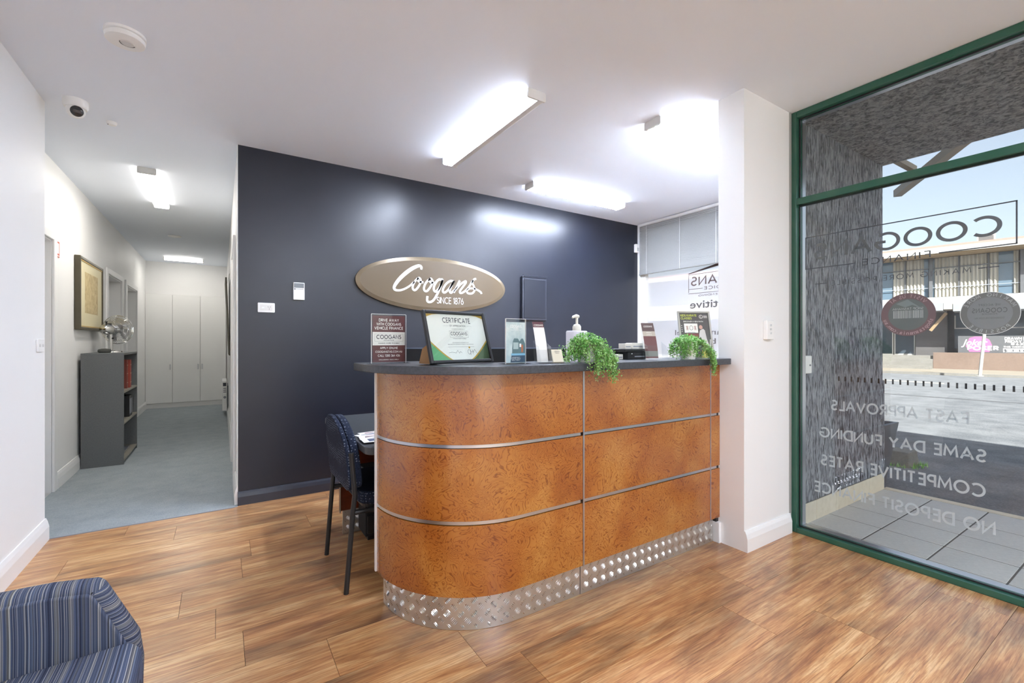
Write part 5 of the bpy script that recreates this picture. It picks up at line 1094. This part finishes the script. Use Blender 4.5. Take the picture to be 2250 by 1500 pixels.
# pump bottle
s = on_bar('pump_bottle', 'clear square pump bottle with white pump behind the first plant', 'bottle', 1.545, 1.775, 12)
MB().prism(rrect(-.055, .055, -.035, .035, .015), .0, .155).build('body', clear('fbf8fa', body='f6f2f4', bodyfac=.5, ior=1.35), s, bevel=.008, seg=3)
B(-.04, .04, -.0362, -.0355, .03, .115).build('label', plain('e6d2dc', .5), s); B(-.04, .04, -.0366, -.0363, .085, .115).build('label_band', plain('c98aa8', .5), s)
MB().lathe([(.0, .155), (.022, .156), (.022, .176), (.016, .186), (.007, .19), (.007, .222), (0, .222)], (0, 0, 0), 20).build('pump_collar', 'offwhite', s, smooth=True)
MB().tube([(.012, 0, .228), (-.004, 0, .23), (-.03, 0, .226), (-.036, 0, .219)], [.009, .01, .0065, .005], 10).build('nozzle', 'offwhite', s, smooth=True)
# trailing plants
def plant(label, x, y, group, seed, drapes, potr=.05, poth=.1):
    r = random.Random(seed); s = on_bar('trailing_plant', label, 'potted plant', x, y, 0, group)
    MB().lathe([(0, 0), (potr * .78, 0), (potr, poth), (potr * .93, poth), (potr * .9, poth - .012), (0, poth - .012)], (0, 0, 0), 24).build('pot', 'white', s, smooth=True)
    m = MB(); stems = MB()
    def leaf(p, size):
        n = Vector((r.gauss(0, 1), r.gauss(0, 1), r.gauss(.4, 1))).normalized(); a = n.orthogonal().normalized(); b = n.cross(a); t = r.uniform(0, 6.28)
        u = a * math.cos(t) + b * math.sin(t); v = n.cross(u); L = size; W = size * .62
        m.add([p - u * L, p + v * W + n * W * .3, p + u * L, p - v * W + n * W * .3, p + n * W * .55], [(0, 1, 4), (1, 2, 4), (2, 3, 4), (3, 0, 4)])
    for i in range(430):
        a = r.uniform(0, 6.28); e = r.uniform(0, 1); rr = (potr + .022) * math.sqrt(e) * r.uniform(.9, 1.1); leaf(Vector((rr * math.cos(a), rr * math.sin(a), poth + .032 * (1 - e) + r.uniform(-.012, .012))), r.uniform(.0042, .0068))
    for (a0, a1, n, drop, front) in drapes:
        for i in range(n):
            a = math.radians(r.uniform(a0, a1)); dirv = Vector((math.cos(a), math.sin(a), 0)); L = drop * r.uniform(.45, 1.0); pts = []; steps = 14
            for k in range(steps + 1):
                q = k / steps; out = potr + .012 + .02 * min(1, q * 3) + front * min(1, max(0, q - .02) * 1.6) * 1.0 + r.uniform(-.003, .003); z = poth + .012 * math.sin(min(1, q * 4) * math.pi) - L * q
                p = dirv * out + Vector((r.uniform(-.004, .004), r.uniform(-.004, .004), z))
                wy = y + p.y
                if z < .008 and wy > CY - R1 - .008: p.z = .008 + r.uniform(0, .006)
                pts.append(p)
                for _ in range(3): leaf(p + Vector((r.gauss(0, .007), r.gauss(0, .006), r.gauss(0, .006))), r.uniform(.0038, .0062))
            stems.tube(pts[::3], .0012, 4)
    stems.build('stems', plain('6f8a4a', .6), s); tag(m.build('foliage', 'leaf', s), kind='stuff')
    return s
plant('trailing green plant in a white pot over the counter seam, left of the pair', 1.475, 1.625, 'trailing plants on the counter', 3, [(230, 330, 46, .185, .055), (330, 380, 10, .12, .01), (150, 230, 26, .11, .008), (175, 200, 5, .13, .07)], .052, .1)
plant('trailing green plant in a white pot nearest the pier', 2.22, 1.605, 'trailing plants on the counter', 5, [(285, 335, 34, .185, .055), (335, 380, 8, .12, .012), (140, 225, 28, .105, .01), (228, 250, 5, .1, .004)], .052, .1)
# small boxes and black printer behind the plants
pr_ = on_bar('card_printer', 'black desktop printer with slot at the back of the counter', 'printer', 1.98, 1.81, 0)
B(-.075, .075, -.05, .05, 0, .04).build('body', 'blackmatte', pr_, bevel=.003); B(-.095, .085, -.055, .055, .0405, .058).build('lid', 'black', pr_, bevel=.003); B(-.02, .06, -.0515, -.0503, .012, .018).build('paper_slot', 'greymetal', pr_); B(-.045, -.04, -.0515, -.0503, .028, .034).build('indicator', 'white', pr_)
for i, (x0, x1, y0, y1, z0, h, lb) in enumerate(((1.85, 1.9, 1.79, 1.83, BT + .0006, .028, 'small white carton on the counter left of the black printer'), (1.905, 1.955, 1.78, 1.83, BT + .059, .03, 'short white carton on top of the black printer, left one'), (1.965, 2.055, 1.78, 1.83, BT + .059, .033, 'long white carton on top of the black printer, right one'))):
    b = thing('carton', lb, 'carton', (x0, y0, z0)); B(0, x1 - x0, 0, y1 - y0, 0, h).build('box', 'offwhite', b, bevel=.0015); B(.006, x1 - x0 - .006, -.0006, -.0001, h * .3, h * .5).build('printed_stripe', 'greymetal', b)
